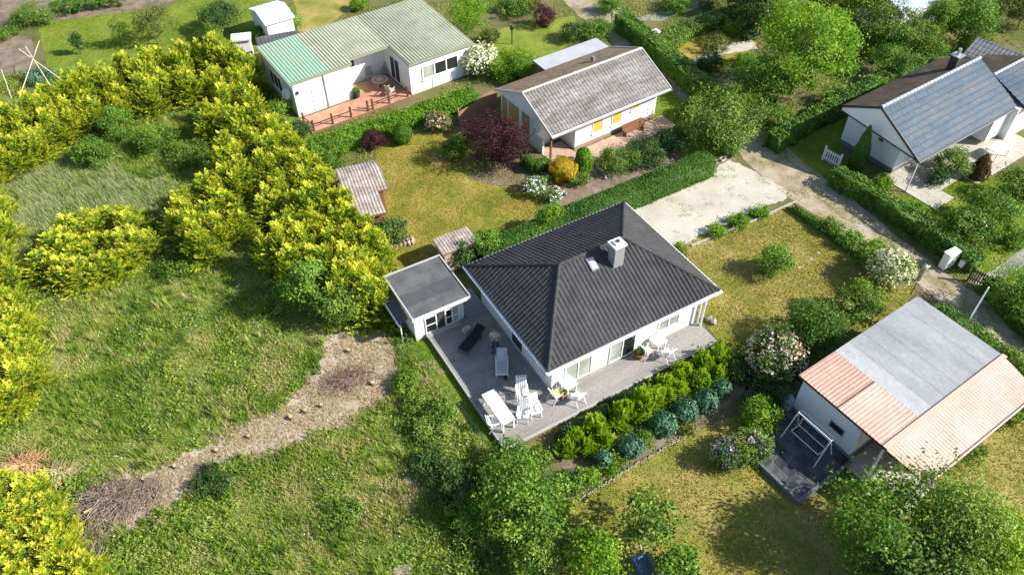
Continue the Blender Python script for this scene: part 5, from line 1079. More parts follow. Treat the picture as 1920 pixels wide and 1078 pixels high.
G_, D_, M_, Y_, O_ = 'green', 'dark', 'mid', 'lime', 'olive'
S = [ # name, label, category, px, py, rpx, height, kind, options
 ('green_shrub', 'dark green shrub in front of the upper yellow row, leftmost of three', 'shrub', 172, 288, 34, 1.9, G_, {}),
 ('green_shrub', 'bright green shrub in the meadow below the upper yellow row', 'shrub', 290, 262, 36, 1.8, G_, {}),
 ('green_shrub', 'green shrub growing out of the upper yellow row above the pale grass', 'shrub', 215, 232, 28, 2.6, G_, {}),
 ('green_shrub', 'low olive shrub in the tall grass left of the black gap', 'shrub', 350, 290, 40, 1.0, M_, {}),
 ('green_tree', 'round leafed green tree at the foot of the yellow conifer band', 'tree', 582, 545, 46, 3.6, G_, dict(leaf=.17, trunk=True)),
 ('green_tree', 'small green tree squeezed under the last yellow conifers by the shed', 'tree', 640, 575, 40, 2.6, M_, dict(leaf=.14, trunk=True)),
 ('green_shrub', 'green bush behind the old corrugated shed, under the yellow conifers', 'shrub', 605, 290, 34, 2.0, G_, {}),
 ('green_shrub', 'dark bush between the yellow conifers and the green roofed house wall', 'shrub', 520, 205, 24, 1.4, G_, {}),
 ('green_shrub', 'low dark bush at the front left corner of the green roofed house', 'shrub', 560, 245, 22, 1.2, D_, {}),
 ('garden_shrub', 'broad dark glossy shrub below the old corrugated shed', 'shrub', 730, 436, 36, 1.4, D_, dict(leaf=.14)),
 ('garden_shrub', 'bright green shrub right of the little ribbed lean-to', 'shrub', 912, 455, 28, 1.9, G_, {}),
 ('garden_shrub', 'grey-green shrub in front of the little ribbed lean-to', 'shrub', 868, 480, 22, 1.7, D_, {}),
 ('garden_shrub', 'tall bright green bush sprouting behind the black roof', 'shrub', 1032, 408, 24, 2.2, Y_, {}),
 ('bean_shrub', 'leafy green bush by the poles in the vegetable garden', 'shrub', 60, 30, 34, 1.4, M_, {}),
 ('bean_shrub', 'blue-green leafy plants under the crossed bean poles', 'plants', 72, 145, 26, .9, 'blue', {}),
 ('bean_shrub', 'low green plants on the dark bed at the left edge', 'plants', 12, 62, 20, .6, M_, {}),
 ('sapling', 'small dark green sapling standing alone on the upper left lawn', 'tree', 144, 82, 13, 1.9, D_, dict(trunk=True, asp=.9)),
 ('sapling', 'thin light green sapling right of the lone dark sapling', 'tree', 222, 62, 17, 2.6, M_, dict(trunk=True, cover=.8)),
 ('fruit_tree', 'loose brownish fruit tree at the right of the upper left lawn', 'tree', 286, 48, 34, 3.2, O_, dict(trunk=True, cover=1.0)),
 ('dark_tree', 'dense dark green bush left of the white garden hut', 'tree', 412, 32, 38, 2.2, D_, dict(trunk=True)),
 ('garden_shrub', 'green shrub in front of the white tool cabin', 'shrub', 395, 62, 22, 1.4, M_, {}),
 ('garden_shrub', 'green shrub at the foot of the white garden hut', 'shrub', 527, 42, 34, 1.7, G_, {}),
 ('garden_shrub', 'small green shrub between white hut and dark flat roof', 'shrub', 492, 62, 18, 1.1, G_, {}),
 ('garden_shrub', 'yellow bush on the lawn behind the green roof', 'shrub', 672, 8, 16, 1.0, Y_, {}),
 ('lime_tree', 'upright light green tree behind the right end of the green roof', 'tree', 876, 32, 34, 3.0, Y_, dict(trunk=True)),
 ('round_shrub', 'big rounded light green shrub between green roof and grey roof', 'shrub', 962, 122, 44, 2.0, Y_, dict(lobe=.1)),
 ('blossom_shrub', 'creamy white flowering shrub at the right corner of the green roofed house', 'flowering shrub', 896, 116, 30, 2.2, M_, dict(flower=('white', 260, .3))),
 ('blossom_shrub', 'pale pink flowering shrub below the clipped hedge of the green roofed house', 'flowering shrub', 820, 230, 23, 1.2, O_, dict(flower=('pink', 90, .2))),
 ('purple_shrub', 'small round dark purple shrub in front of the light green hedge', 'shrub', 701, 262, 22, 1.2, 'plum', dict(lobe=.12, leaf=.08)),
 ('plum_tree', 'dark purple-leaved tree in the mossy lawn of the grey roofed cottage', 'tree', 926, 268, 56, 3.0, 'plum', dict(trunk=True, cover=1.7, lobe=.35)),
 ('purple_shrub', 'small purple shrub in the fruit garden left of the track', 'shrub', 1021, 32, 19, 1.6, 'plum', dict(leaf=.09)),
 ('garden_shrub', 'bright low green plants left of the purple-leaved tree', 'shrub', 850, 282, 22, .9, G_, {}),
 ('garden_shrub', 'small lime shrub in front of the wavy fence', 'shrub', 865, 262, 14, .9, Y_, {}),
 ('white_hydrangea', 'green shrub with round white flower heads at the lawn corner', 'flowering shrub', 1003, 350, 22, 1.0, G_, dict(flower=('snow', 60, .2))),
 ('white_hydrangea', 'smaller white-flowered shrub nearer the clipped hedge', 'flowering shrub', 1036, 368, 16, .8, G_, dict(flower=('snow', 16, .2))),
 ('garden_shrub', 'leafy raspberry shrub behind the clipped hedge', 'shrub', 1160, 302, 34, 1.2, M_, {}),
 ('garden_shrub', 'dark shrub behind the clipped hedge by the brick terrace', 'shrub', 1210, 285, 36, 1.2, D_, {}),
 ('garden_shrub', 'dark green shrub filling the corner behind the right hedge end', 'shrub', 1262, 262, 32, 1.4, D_, {}),
 ('garden_shrub', 'pale green shrub under the yellow column conifer', 'shrub', 1085, 335, 20, .8, M_, {}),
 ('apple_tree', 'broad olive green fruit tree beside the sandy junction', 'tree', 1350, 228, 72, 3.4, M_, dict(trunk=True, leaf=.15)),
 ('apple_tree', 'small light green bush under the fruit tree at the gravel corner', 'shrub', 1368, 275, 20, 1.0, G_, {}),
 ('maple_tree', 'big bright lime green tree in the upper right', 'tree', 1505, 98, 96, 6.6, Y_, dict(trunk=True, leaf=.19, lobe=.5, cover=1.7)),
 ('maple_tree', 'mid green tree merging with the lime green tree on its left', 'tree', 1438, 158, 50, 3.8, G_, dict(trunk=True, leaf=.17)),
 ('dark_tree', 'dark green tree at the top edge left of the lime tree', 'tree', 1435, 20, 52, 4.2, D_, dict(trunk=True, leaf=.17)),
 ('willow_tree', 'drooping grey-green tree at the top edge behind the lime tree', 'tree', 1545, -5, 48, 4.5, O_, dict(trunk=True, leaf=.15)),
 ('garden_tree', 'mixed green tree right of the lime green tree', 'tree', 1672, 62, 48, 3.8, M_, dict(trunk=True, leaf=.15)),
 ('garden_tree', 'bushy green tree behind the dark side of the blue roofed house', 'tree', 1668, 120, 36, 2.4, G_, dict(trunk=True)),
 ('dark_tree', 'deep green tree between lime tree and mixed tree', 'tree', 1608, 60, 30, 3.6, D_, dict(trunk=True)),
 ('garden_tree', 'large green tree left of the grey roofed cabin', 'tree', 1815, 42, 52, 3.8, G_, dict(trunk=True, leaf=.15)),
 ('conical_tree', 'dark pointed tree beside the pale blue roof', 'tree', 1758, 40, 26, 4.6, G_, dict(trunk=True, asp=.9)),
 ('garden_tree', 'reddish green tree in the top right corner', 'tree', 1878, 12, 38, 2.6, O_, dict(trunk=True)),
 ('garden_tree', 'green tree at the top right corner edge', 'tree', 1925, 18, 30, 3.0, G_, dict(trunk=True)),
 ('dark_tree', 'dark tree at the top edge between willow and mixed green tree', 'tree', 1605, 5, 42, 4.2, G_, dict(trunk=True, leaf=.15)),
 ('dark_tree', 'green tree at the top edge left of the pale blue roof', 'tree', 1655, 12, 34, 3.6, D_, dict(trunk=True)),
 ('garden_tree', 'bushy tree below the pale blue roof', 'tree', 1722, 72, 34, 2.8, M_, dict(trunk=True)),
 ('garden_tree', 'bright tree at the top edge right of the pointed dark tree', 'tree', 1795, 0, 36, 3.4, M_, dict(trunk=True)),
 ('garden_tree', 'dark tree on the top edge beyond the garden with the cream path', 'tree', 1385, -8, 34, 3.4, D_, dict(trunk=True)),
 ('garden_shrub', 'dark shrub at the top edge beside the far path', 'shrub', 1330, -6, 24, 1.6, M_, {}),
 ('garden_shrub', 'round shrub between lime tree and shaded lawn', 'shrub', 1535, 215, 24, 1.3, D_, {}),
 ('garden_shrub', 'bushy growth on the dark side of the olive fruit tree', 'shrub', 1300, 205, 24, 1.3, D_, {}),
 ('meadow_bush', 'tall nettle clump beside the wire fence, halfway down the deck', 'shrub', 822, 770, 30, 1.0, G_, {}),
 ('meadow_bush', 'rough green growth between wire fence and bare soil end', 'shrub', 778, 760, 26, .8, M_, {}),
 ('meadow_bush', 'dark weeds next to the sandy strip, upper side', 'shrub', 800, 870, 34, .8, D_, {}),
 ('meadow_bush', 'leafy weeds at the foot of the large deck-corner tree', 'shrub', 880, 970, 38, .8, G_, {}),
 ('garden_shrub', 'light green shrub behind the chimney of the blue roofed house', 'shrub', 1822, 82, 28, 1.6, M_, {}),
 ('garden_shrub', 'light green shrub on the rear hedge line left of the chimney', 'shrub', 1742, 98, 30, 1.4, G_, {}),
 ('garden_shrub', 'bright green shrub at the right edge by the turquoise cabin', 'shrub', 1912, 118, 20, 1.4, G_, {}),
 ('garden_shrub', 'green shrub on the left end of the rear hedge line', 'shrub', 1560, 178, 26, 1.3, M_, {}),
 ('garden_shrub', 'loose bush at the lower end of the shaded lawn', 'shrub', 1462, 222, 30, 1.5, G_, {}),
 ('garden_shrub', 'lime bush in the small garden beyond the track', 'shrub', 1375, 52, 18, 1.1, Y_, {}),
 ('garden_shrub', 'dark bush right of the lime bush beyond the track', 'shrub', 1405, 60, 16, 1.2, D_, {}),
 ('garden_shrub', 'greyish flowering bush in the garden beyond the track', 'shrub', 1345, 82, 24, .9, O_, dict(flower=('pink', 20, .15))),
 ('garden_shrub', 'shrub on the slope under the cream paving beyond the track', 'shrub', 1335, 118, 26, 1.0, D_, {}),
 ('garden_shrub', 'low lime shrub right of the cream paving beyond the track', 'shrub', 1395, 112, 18, .8, Y_, {}),
 ('garden_shrub', 'small bush at the top edge right of the gate pillar', 'shrub', 1265, 8, 26, 1.2, G_, {}),
 ('garden_shrub', 'leafy bush left of the track at the top', 'shrub', 1140, 8, 22, 1.4, G_, {}),
 ('garden_shrub', 'dark plants beside the diagonal path, upper clump', 'shrub', 1072, 62, 26, 1.2, D_, {}),
 ('garden_shrub', 'green bushy plants behind the flat brown shed', 'shrub', 1118, 58, 30, 1.3, G_, {}),
 ('garden_shrub', 'mixed green border plants at the top left of the fruit garden', 'shrub', 962, 15, 30, 1.1, G_, {}),
 ('garden_shrub', 'reddish green border plants at the top of the fruit garden', 'shrub', 992, 8, 22, 1.0, O_, {}),
 ('garden_shrub', 'wispy shrub between the lime tree and the round shrub', 'shrub', 918, 68, 18, 1.1, O_, {}),
 ('round_shrub', 'round dark green bush in the dry front lawn', 'shrub', 1457, 492, 33, 1.7, G_, dict(lobe=.15)),
 ('blossom_shrub', 'large cream flowering bush beside the track and gatepost', 'flowering shrub', 1672, 505, 42, 2.0, M_, dict(flower=('white', 330, .24))),
 ('round_shrub', 'large dense dark green round shrub left of the grey roofed chalet', 'shrub', 1530, 612, 55, 2.4, 'hedge', dict(lobe=.1, leaf=.11)),
 ('garden_tree', 'loose olive shrub behind the dense round shrub', 'shrub', 1612, 575, 46, 2.0, M_, dict(leaf=.14)),
 ('pink_rhododendron', 'large shrub covered in fading pale pink blossom', 'flowering shrub', 1450, 665, 52, 2.2, D_, dict(flower=('pink', 230, .22), leaf=.14)),
 ('lilac_rhododendron', 'rhododendron with lilac flowers at the lawn edge, lower left one', 'flowering shrub', 1362, 852, 30, 1.3, D_, dict(flower=('lilac', 110, .16), leaf=.1)),
 ('lilac_rhododendron', 'larger rhododendron with few lilac flowers beside the slate patio', 'flowering shrub', 1405, 835, 36, 1.6, M_, dict(flower=('lilac', 50, .16), leaf=.11)),
 ('yellow_shrub', 'yellow-green shrub near the rain barrel', 'shrub', 1430, 778, 32, 1.6, Y_, {}),
 ('garden_shrub', 'dark shrub under the pale pink rhododendron', 'shrub', 1448, 738, 36, 1.2, D_, {}),
 ('garden_shrub', 'dark shrub at the rear corner of the chalet near the barrel', 'shrub', 1500, 690, 22, 1.3, D_, {}),
 ('lawn_tree', 'large green tree below the front corner of the deck', 'tree', 990, 945, 80, 3.2, G_, dict(trunk=True, leaf=.15)),
 ('lawn_tree', 'leafy green shrub climbing the front corner of the deck', 'shrub', 955, 868, 44, 1.6, G_, dict(leaf=.13)),
 ('lawn_tree', 'young pear tree with big pale leaves at the bottom centre', 'tree', 1218, 975, 56, 3.2, M_, dict(trunk=True, leaf=.19, cover=1.3)),
 ('lawn_tree', 'drooping bright green tree at the bottom edge left of the pear tree', 'tree', 1118, 1048, 52, 2.6, Y_, dict(trunk=True, leaf=.14)),
 ('lawn_tree', 'green bush at the bottom edge right of the blue wheelbarrow', 'shrub', 1275, 1062, 42, 2.0, G_, dict(leaf=.15)),
 ('lawn_tree', 'green bush at the bottom edge below the large deck-corner tree', 'shrub', 1000, 1050, 46, 1.8, M_, dict(leaf=.13)),
 ('cherry_tree', 'wide spreading tree over the lower right corner, left part', 'tree', 1655, 995, 105, 3.8, G_, dict(trunk=True, leaf=.15, cover=1.5, lobe=.45)),
 ('cherry_tree', 'tall leafy tree in the lower right corner in front of the chalet', 'tree', 1780, 985, 110, 4.2, M_, dict(trunk=True, leaf=.15, cover=1.5, lobe=.45)),
 ('cherry_tree', 'light green tree at the lower right edge', 'tree', 1870, 1025, 75, 3.4, Y_, dict(trunk=True, leaf=.16)),
 ('cherry_tree', 'dark green tree at the bottom edge of the lower right corner', 'tree', 1720, 1085, 85, 3.2, D_, dict(trunk=True, leaf=.17)),
 ('garden_shrub', 'green shrub at the right end wall of the chalet', 'shrub', 1905, 770, 26, 1.4, G_, {}),
 ('garden_shrub', 'bush under the lower right roof edge of the chalet', 'shrub', 1822, 845, 24, .9, M_, {}),
 ('garden_shrub', 'leafy bush behind the right back corner of the chalet', 'shrub', 1895, 680, 24, 1.6, M_, {}),
 ('garden_shrub', 'round variegated shrub on the patio of the blue roofed house', 'shrub', 1788, 305, 32, 1.6, M_, dict(lobe=.12)),
 ('garden_shrub', 'dark shrub left of the variegated patio shrub', 'shrub', 1762, 332, 18, 1.2, D_, {}),
 ('yellow_shrub', 'small yellow-green shrub at the gable of the blue roofed house', 'shrub', 1655, 342, 18, 1.0, Y_, {}),
 ('hedge_bush', 'big leafy bush with pinkish flowers at the right hedge, lower end', 'shrub', 1818, 425, 44, 2.0, G_, dict(leaf=.13, flower=('pink', 14, .16))),
 ('hedge_bush', 'big leafy bush in the middle of the right hedge', 'shrub', 1865, 392, 42, 2.0, G_, dict(leaf=.13)),
 ('hedge_bush', 'leafy bush where the right hedge meets the picture edge', 'shrub', 1910, 350, 38, 2.0, M_, dict(leaf=.13)),
 ('willow_shrub', 'drooping green tree at the right edge below the grey path', 'tree', 1905, 555, 46, 2.8, G_, dict(trunk=True)),
 ('garden_shrub', 'bush in the shade above the grey garden path', 'shrub', 1905, 440, 26, 1.0, G_, {}),
 ('garden_shrub', 'shrub by the wide end of the deck near the front right corner', 'shrub', 1385, 690, 26, 1.0, D_, {}),
 ('border_plant', 'leafy light green plant at the lower left end of the shrub bed', 'plant', 1112, 895, 20, .8, Y_, {}),
 ('border_plant', 'green leafy plant beside the large deck-corner tree in the bed', 'plant', 1078, 900, 24, .9, G_, {}),
 ('border_plant', 'grey-green plant between deck corner and yellow-green shrubs', 'plant', 1010, 855, 26, .8, M_, {}),
 ('border_plant', 'small yellowish plant beside the small blue-green ball', 'plant', 1145, 885, 12, .5, Y_, {}),
 ('border_plant', 'low green ground plant between the two lower blue-green shrubs', 'plant', 1158, 862, 18, .45, 'mid', {}),
 ('border_plant', 'low leafy plant right of the oval blue-green shrub', 'plant', 1213, 822, 17, .45, 'green', {}),
 ('border_plant', 'low olive plant in front of the touching blue-green shrubs', 'plant', 1290, 797, 18, .4, 'olive', {}),
 ('grass_clump', 'light green grass clump on the gravel edge, left one', 'grass clump', 1345, 432, 18, .55, Y_, {}),
 ('grass_clump', 'light green grass clump on the gravel edge, middle one', 'grass clump', 1385, 415, 20, .6, Y_, {}),
 ('grass_clump', 'light green grass clump on the gravel edge, right one', 'grass clump', 1425, 398, 18, .5, Y_, {}),
 ('grass_clump', 'small grass tuft at the lower gravel corner by the black roof', 'grass clump', 1278, 463, 10, .35, Y_, {}),
 ('verge_shrub', 'low shrub on the lawn edge along the track, first from the gravel', 'shrub', 1560, 425, 22, .8, M_, {}),
 ('verge_shrub', 'low shrub on the lawn edge along the track, second from the gravel', 'shrub', 1595, 450, 22, .9, G_, {}),
 ('verge_shrub', 'dark low shrub next to the cream flowering bush', 'shrub', 1628, 482, 22, 1.1, G_, {}),
 ('verge_shrub', 'low green shrub on the grass strip of the track', 'shrub', 1640, 462, 20, .6, Y_, {}),
 ('verge_shrub', 'bushy plant at the bottom of the roadside garden', 'shrub', 1735, 432, 28, .9, M_, {}),
 ('verge_shrub', 'tall grassy shrub in the roadside garden beside the hedge', 'shrub', 1712, 400, 30, .8, Y_, {}),
 ('meadow_bush', 'dark bramble bush in the shade beside the wire fence', 'shrub', 850, 905, 44, 1.0, D_, {}),
 ('meadow_bush', 'bramble bush on the meadow side of the wire fence', 'shrub', 800, 800, 34, .8, M_, {}),
 ('meadow_bush', 'green bramble bush left of the deck grass strip', 'shrub', 762, 715, 26, .8, G_, {}),
 ('meadow_bush', 'low grey-green bush in the shade below the golden clump', 'shrub', 330, 500, 40, .7, M_, {}),
 ('meadow_bush', 'dark nettle patch at the lower right of the dirt path', 'shrub', 395, 905, 36, .7, D_, {}),
 ('meadow_bush', 'low bramble in the bottom meadow left of the sandy strip', 'shrub', 640, 960, 40, .5, M_, {}),
]
for nm, lab, cat, px, py, rp_, h, kind, o in S: plant(nm, lab, cat, px, py, rp_, h, kind, **o)
for i in range(6): plant('raspberry_bush', 'leafy bush in the row of berry bushes at the top left edge', 'shrub', 108 + i * 22, 14 - i * 3.4, 13, 1.4, 'green', .1, group='berry bushes at the top left edge')

FERN = [conifer_mesh(.66, 1.3, 30 + k, 95, 52, .13, 4, .95, .8, 1.2) for k in range(4)]
for i, (px, py, s) in enumerate([(1078, 818, 1.0), (1122, 796, 1.0), (1168, 778, 1.0), (1100, 838, .8), (1140, 822, .8), (1208, 752, 1.05), (1196, 778, .8), (1250, 722, 1.1), (1232, 745, .9), (1283, 702, 1.05), (1275, 730, .9), (1316, 685, 1.0), (1312, 712, .9), (1345, 672, 1.0), (1350, 700, .8), (1060, 838, .85), (1262, 745, .8)]):
    x, y, d = place(px, py, 1.2 * s); t = thing('feathery_shrub', 'yellow-green feathery shrub in the row along the deck front', 'shrub', (x, y, 0), random.uniform(0, 360), 'feathery shrubs along the deck front'); s *= random.uniform(.85, 1.2); t.scale = (s * 1.05, s * 1.05, s * random.uniform(.9, 1.15))
    link('fronds', FERN[i % 4], LM['fern'], t); MB().tube((0, 0, -.05), (0, 0, .4), .05, .03, 6).build('stem', BARK, t)
for px, py, r, h, lab in [(1244, 793, 21, .95, 'round blue-green clipped shrub at the lawn edge, alone in front'), (1285, 767, 22, 1.0, 'blue-green clipped shrub, left one of the touching row'), (1323, 750, 20, 1.05, 'blue-green clipped shrub, middle one of the touching row'), (1353, 728, 14, .95, 'blue-green clipped shrub, right one of the touching row'), (1183, 836, 20, .9, 'oval blue-green clipped shrub at the middle of the bed'), (1131, 860, 13, .9, 'smallest blue-green clipped shrub, at the lower left of the bed')]:
    shaped('blue_green_shrub', lab, 'shrub', px, py, r, h * .95, 'blue', BALL, .11, 400, jit=.075)
shaped('clipped_egg_bush', 'small bright green egg-shaped clipped bush in front of the light hedge', 'shrub', 753, 251, 17, 1.5, 'hedge', BALL, .07)
shaped('gold_cube_bush', 'rounded golden yellow clipped bush by the brown porch post', 'shrub', 1057, 318, 26, 1.3, 'yellow', [(0, .8), (.3, .95), (.7, 1), (.9, .9), (1, .75)], .07)
shaped('gold_column', 'yellow-green columnar conifer beside the golden yellow bush', 'conifer', 1094, 302, 15, 1.9, 'lime', COLUMN, .1)
shaped('pencil_cypress', 'slim dark green pointed cypress against the white gable', 'conifer', 1617, 278, 14, 3.5, 'green', CONE, .09, fz=.5)
shaped('brown_conifer', 'brownish conical conifer on the patio of the blue roofed house', 'conifer', 1842, 312, 16, 1.9, 'brown', CONE, .08)
hedge('clipped_v_hedge', 'bright green clipped hedge bent in a V near the purple-leaved tree', [P(980, 288, .9), P(1003, 306, .9), P(1027, 296, .9)], .5, .9, 'hedge', .03, .06, 420)
hedge('long_clipped_hedge', 'long broad clipped green hedge between gravel parking and cottage garden', [P(905, 470, 1.3), P(1060, 402, 1.3), P(1200, 345, 1.3), P(1330, 292, 1.3)], 1.45, 1.3, 'hedge', .05, .08, 330, core=.95)
hedge('light_green_hedge', 'light green hedge in front of the green roofed house terrace', [P(585, 270, 1.1), P(700, 232, 1.1), P(800, 198, 1.1), P(890, 170, 1.1)], 1.35, 1.1, 'lime', .16, .12, 200)
hedge('track_hedge', 'bushy green hedge along the track below the blue roofed house', [P(1570, 312, 1.3), P(1640, 352, 1.3), P(1725, 405, 1.3), P(1790, 448, 1.2), P(1835, 488, 1.0)], .95, 1.2, 'green', .42, .13, 210, core=.7)
hedge('dark_track_hedge', 'dark hedge on the far side of the track by the white pillar', [P(1165, 20, 1.5), P(1215, 60, 1.5), P(1275, 112, 1.5), P(1340, 170, 1.5)], 1.4, 1.45, 'green', .3, .13, 170)
hedge('rear_hedge', 'straight green hedge behind the dark side of the blue roofed house', [P(1455, 248, 1.5), P(1560, 190, 1.5), P(1660, 135, 1.5), P(1740, 98, 1.5)], 1.1, 1.35, 'green', .34, .13, 180)
hedge('garden_hedge', 'wide green hedge curving through the garden beyond the track', [P(1235, 78, 1.0), P(1290, 45, 1.0), P(1350, 25, 1.0), P(1392, 12, 1.0)], 1.6, 1.0, 'mid', .25, .13, 170)
hedge('lawn_rear_hedge', 'low dark hedge behind the green roof', [P(575, 68, .8), P(650, 42, .8), P(740, 10, .8)], .8, .8, 'dark', .15, .12, 170)
hedge('chalet_hedge', 'clipped green hedge along the track behind the grey roofed chalet', [P(1762, 570, 1.2), P(1830, 618, 1.2), P(1900, 672, 1.2), P(1980, 730, 1.2)], .9, 1.2, 'hedge', .14, .11, 220)
hedge('deck_hedge', 'low dark shrubbery between the deck front and the feathery shrubs', [P(1050, 815, .5), P(1150, 757, .5), P(1260, 700, .5), P(1350, 655, .5)], .6, .5, 'dark', .18, .1, 170)
hedge('verge_hedge', 'low weedy hedge between the dry front lawn and the track', [P(1488, 385, .4), P(1560, 432, .4), P(1620, 478, .4)], .5, .4, 'mid', .15, .11, 170)
hedge('corner_hedge', 'shaggy hedge at the right edge below the grey path', [P(1860, 520, .9), P(1920, 590, .9), P(1990, 650, .9)], .9, .9, 'green', .2, .13, 170)

# ------------------------------------------------------------------ meadow growth, lawns' blades: uncountable
def scatter(poly, n, rng, avoid=()):
    xs = [p[0] for p in poly]; ys = [p[1] for p in poly]; x = rng.uniform(min(xs), max(xs), n); y = rng.uniform(min(ys), max(ys), n)
    k = inside(x, y, poly)
    for a in avoid: k &= ~inside(x, y, a)
    return x[k], y[k]
def blades(name, x, y, h, w, lean, tint, mat, rng, z=.0, dirv=None, wild=.5):
    n = len(x); th = rng.uniform(0, 6.283, n); L = h
    dx = np.cos(th) * lean * rng.random(n) ; dy = np.sin(th) * lean * rng.random(n)
    if dirv is not None: dx = dx * .4 + dirv[0]; dy = dy * .4 + dirv[1]
    d = unit(np.stack([dx, dy, np.ones(n)], 1)); s = rng.normal(0, 1, (n, 2)); s = s / np.linalg.norm(s, axis=1, keepdims=True)
    b = np.stack([s[:, 0], s[:, 1], rng.normal(0, .3, n)], 1) * w[:, None]
    o = link(name, cards_mesh(name, np.stack([x, y, np.full(n, z)], 1), d * L[:, None], b, tint, shape='tri'), LM[mat]); o['kind'] = 'stuff'; return o
rg = np.random.default_rng(11)
MV = world_poly([(-60, 150), (470, 110), (600, 320), (700, 470), (742, 620), (800, 640), (860, 740), (960, 862), (1075, 940), (1060, 1110), (-80, 1110)])
x, y = scatter(MV, 640000, rg, [SIDEW]); ind = inside(x + 1.8 * (fbm(x, y, .7, 4) - .5), y + 1.8 * (fbm(x + 60, y + 20, .7, 4) - .5), DIRTW); indw = inside(x + 5 * (fbm(x + 5, y, 1.1, 4) - .5) + .35, y + 5 * (fbm(x + 70, y + 20, 1.1, 4) - .5) - .2, DIRTW); nz = fbm(x, y, 2.4); n2 = fbm(x + 90, y + 40, .8)
edge = fbm(x + 7, y + 3, .5); keep = (~ind | (rg.random(len(x)) < .05 + .22 * (edge > .6))) ; x, y, nz, n2, ind, indw = x[keep], y[keep], nz[keep], n2[keep], ind[keep] , indw[keep]; dryz = ind | indw
PALEW = world_poly([(15, 330), (120, 300), (230, 310), (330, 360), (300, 430), (200, 410), (100, 430), (40, 500), (20, 430)])
YG = world_poly([(230, 280), (400, 265), (400, 330), (330, 380), (250, 360)])
pal = inside(x + 3.5 * (fbm(x, y, 1.5) - .5), y + 3.5 * (fbm(x + 8, y + 50, 1.5) - .5), PALEW); k = ~pal | (rg.random(len(x)) < .35)
dens = .42 + 1.0 * np.clip((nz - .3) * 2.2, 0, 1); k2 = k & (rg.random(len(x)) < dens)
h = (.10 + .40 * nz[k2] ** 1.2 * rg.uniform(.5, 1.3, k2.sum())) * np.where(dryz[k2], .4, 1)
tn = .12 + .60 * n2[k2] + 1.2 * (fbm(x[k2] + 20, y[k2], 2.6) - .45) + rg.normal(0, .13, k2.sum()) + np.where(dryz[k2], .38, 0) + .06 + .22 * (fbm(x[k2] + 200, y[k2] + 8, 1.1) > .6)
blades('meadow_growth', x[k2], y[k2], h, np.full(k2.sum(), .030) * rg.uniform(.6, 1.6, k2.sum()), 1.1, tn, 'weed', rg, .05)
k3 = (pal & (rg.random(len(x)) < .62)) | (~pal & (rg.random(len(x)) < .05) & (nz > .52)); dv = np.stack([-.55 + .5 * (fbm(x[k3], y[k3], 2) - .5), .35 + .9 * (fbm(x[k3] + 9, y[k3], 2) - .5)])
blades('pale_tall_grass', x[k3], y[k3], .25 + .35 * rg.random(k3.sum()), np.full(k3.sum(), .018) * rg.uniform(.6, 1.5, k3.sum()), .5, .15 + .5 * n2[k3] + .3 * rg.random(k3.sum()), 'straw', rg, .06, dv)
# dead stalks and litter over the cleared strip and its edges
lx, ly = scatter(world_poly([(500, 560), (820, 560), (860, 900), (560, 960), (330, 1040), (60, 1040), (90, 860), (420, 740)]), 60000, rg); lk = inside(lx + 4.5 * (fbm(lx + 5, ly, .9, 4) - .5), ly + 4.5 * (fbm(lx + 70, ly + 20, .9, 4) - .5), DIRTW) | ((fbm(lx, ly, 1.2) > .66)); lx, ly = lx[lk], ly[lk]; m = len(lx)
th = rg.uniform(0, 6.28, m); a = np.stack([np.cos(th), np.sin(th), rg.uniform(-.05, .5, m)], 1) * rg.uniform(.05, .14, m)[:, None]; b = np.stack([-np.sin(th), np.cos(th), np.zeros(m)], 1) * rg.uniform(.008, .02, m)[:, None]
link('dry_litter', cards_mesh('litter', np.stack([lx, ly, rg.uniform(.06, .14, m)], 1), a, b, rg.uniform(.2, 1, m)), leafmat('dead_stalks', [(.16, .10, .06), (.30, .21, .11), (.44, .33, .18), (.55, .45, .27)], .15, hue=0))['kind'] = 'stuff'
# tussocks and tall weeds that give the meadow its rough surface
x, y = scatter(MV, 7000, rg, [DIRTW, SIDEW]); q = fbm(x + 51, y + 17, 2.0); kk = q > .47; x, y, q = x[kk], y[kk], q[kk]; m = len(x); nb = 34; ii = np.repeat(np.arange(m), nb); tr = rg.uniform(.10, .26, m); th = rg.uniform(0, 6.283, m * nb); rr = rg.random(m * nb) ** .5 * tr[ii]
hh = (rg.uniform(.22, .55, m) * (.6 + q))[ii] * rg.uniform(.5, 1.1, m * nb); wind = np.array([-.25, .2])
d = unit(np.stack([np.cos(th) * rr * 2.6 + wind[0], np.sin(th) * rr * 2.6 + wind[1], np.ones(m * nb)], 1)); sd = unit(np.stack([-np.sin(th), np.cos(th), rg.normal(0, .3, m * nb)], 1))
tt_ = (rg.beta(1.6, 1.8, m) * .95)[ii] + rg.normal(0, .09, m * nb)
link('meadow_tussocks', cards_mesh('tussocks', np.stack([x[ii] + np.cos(th) * rr, y[ii] + np.sin(th) * rr, np.full(m * nb, .06)], 1), d * hh[:, None], sd * rg.uniform(.012, .032, m * nb)[:, None], tt_, shape='tri'), LM['weed'])['kind'] = 'stuff'
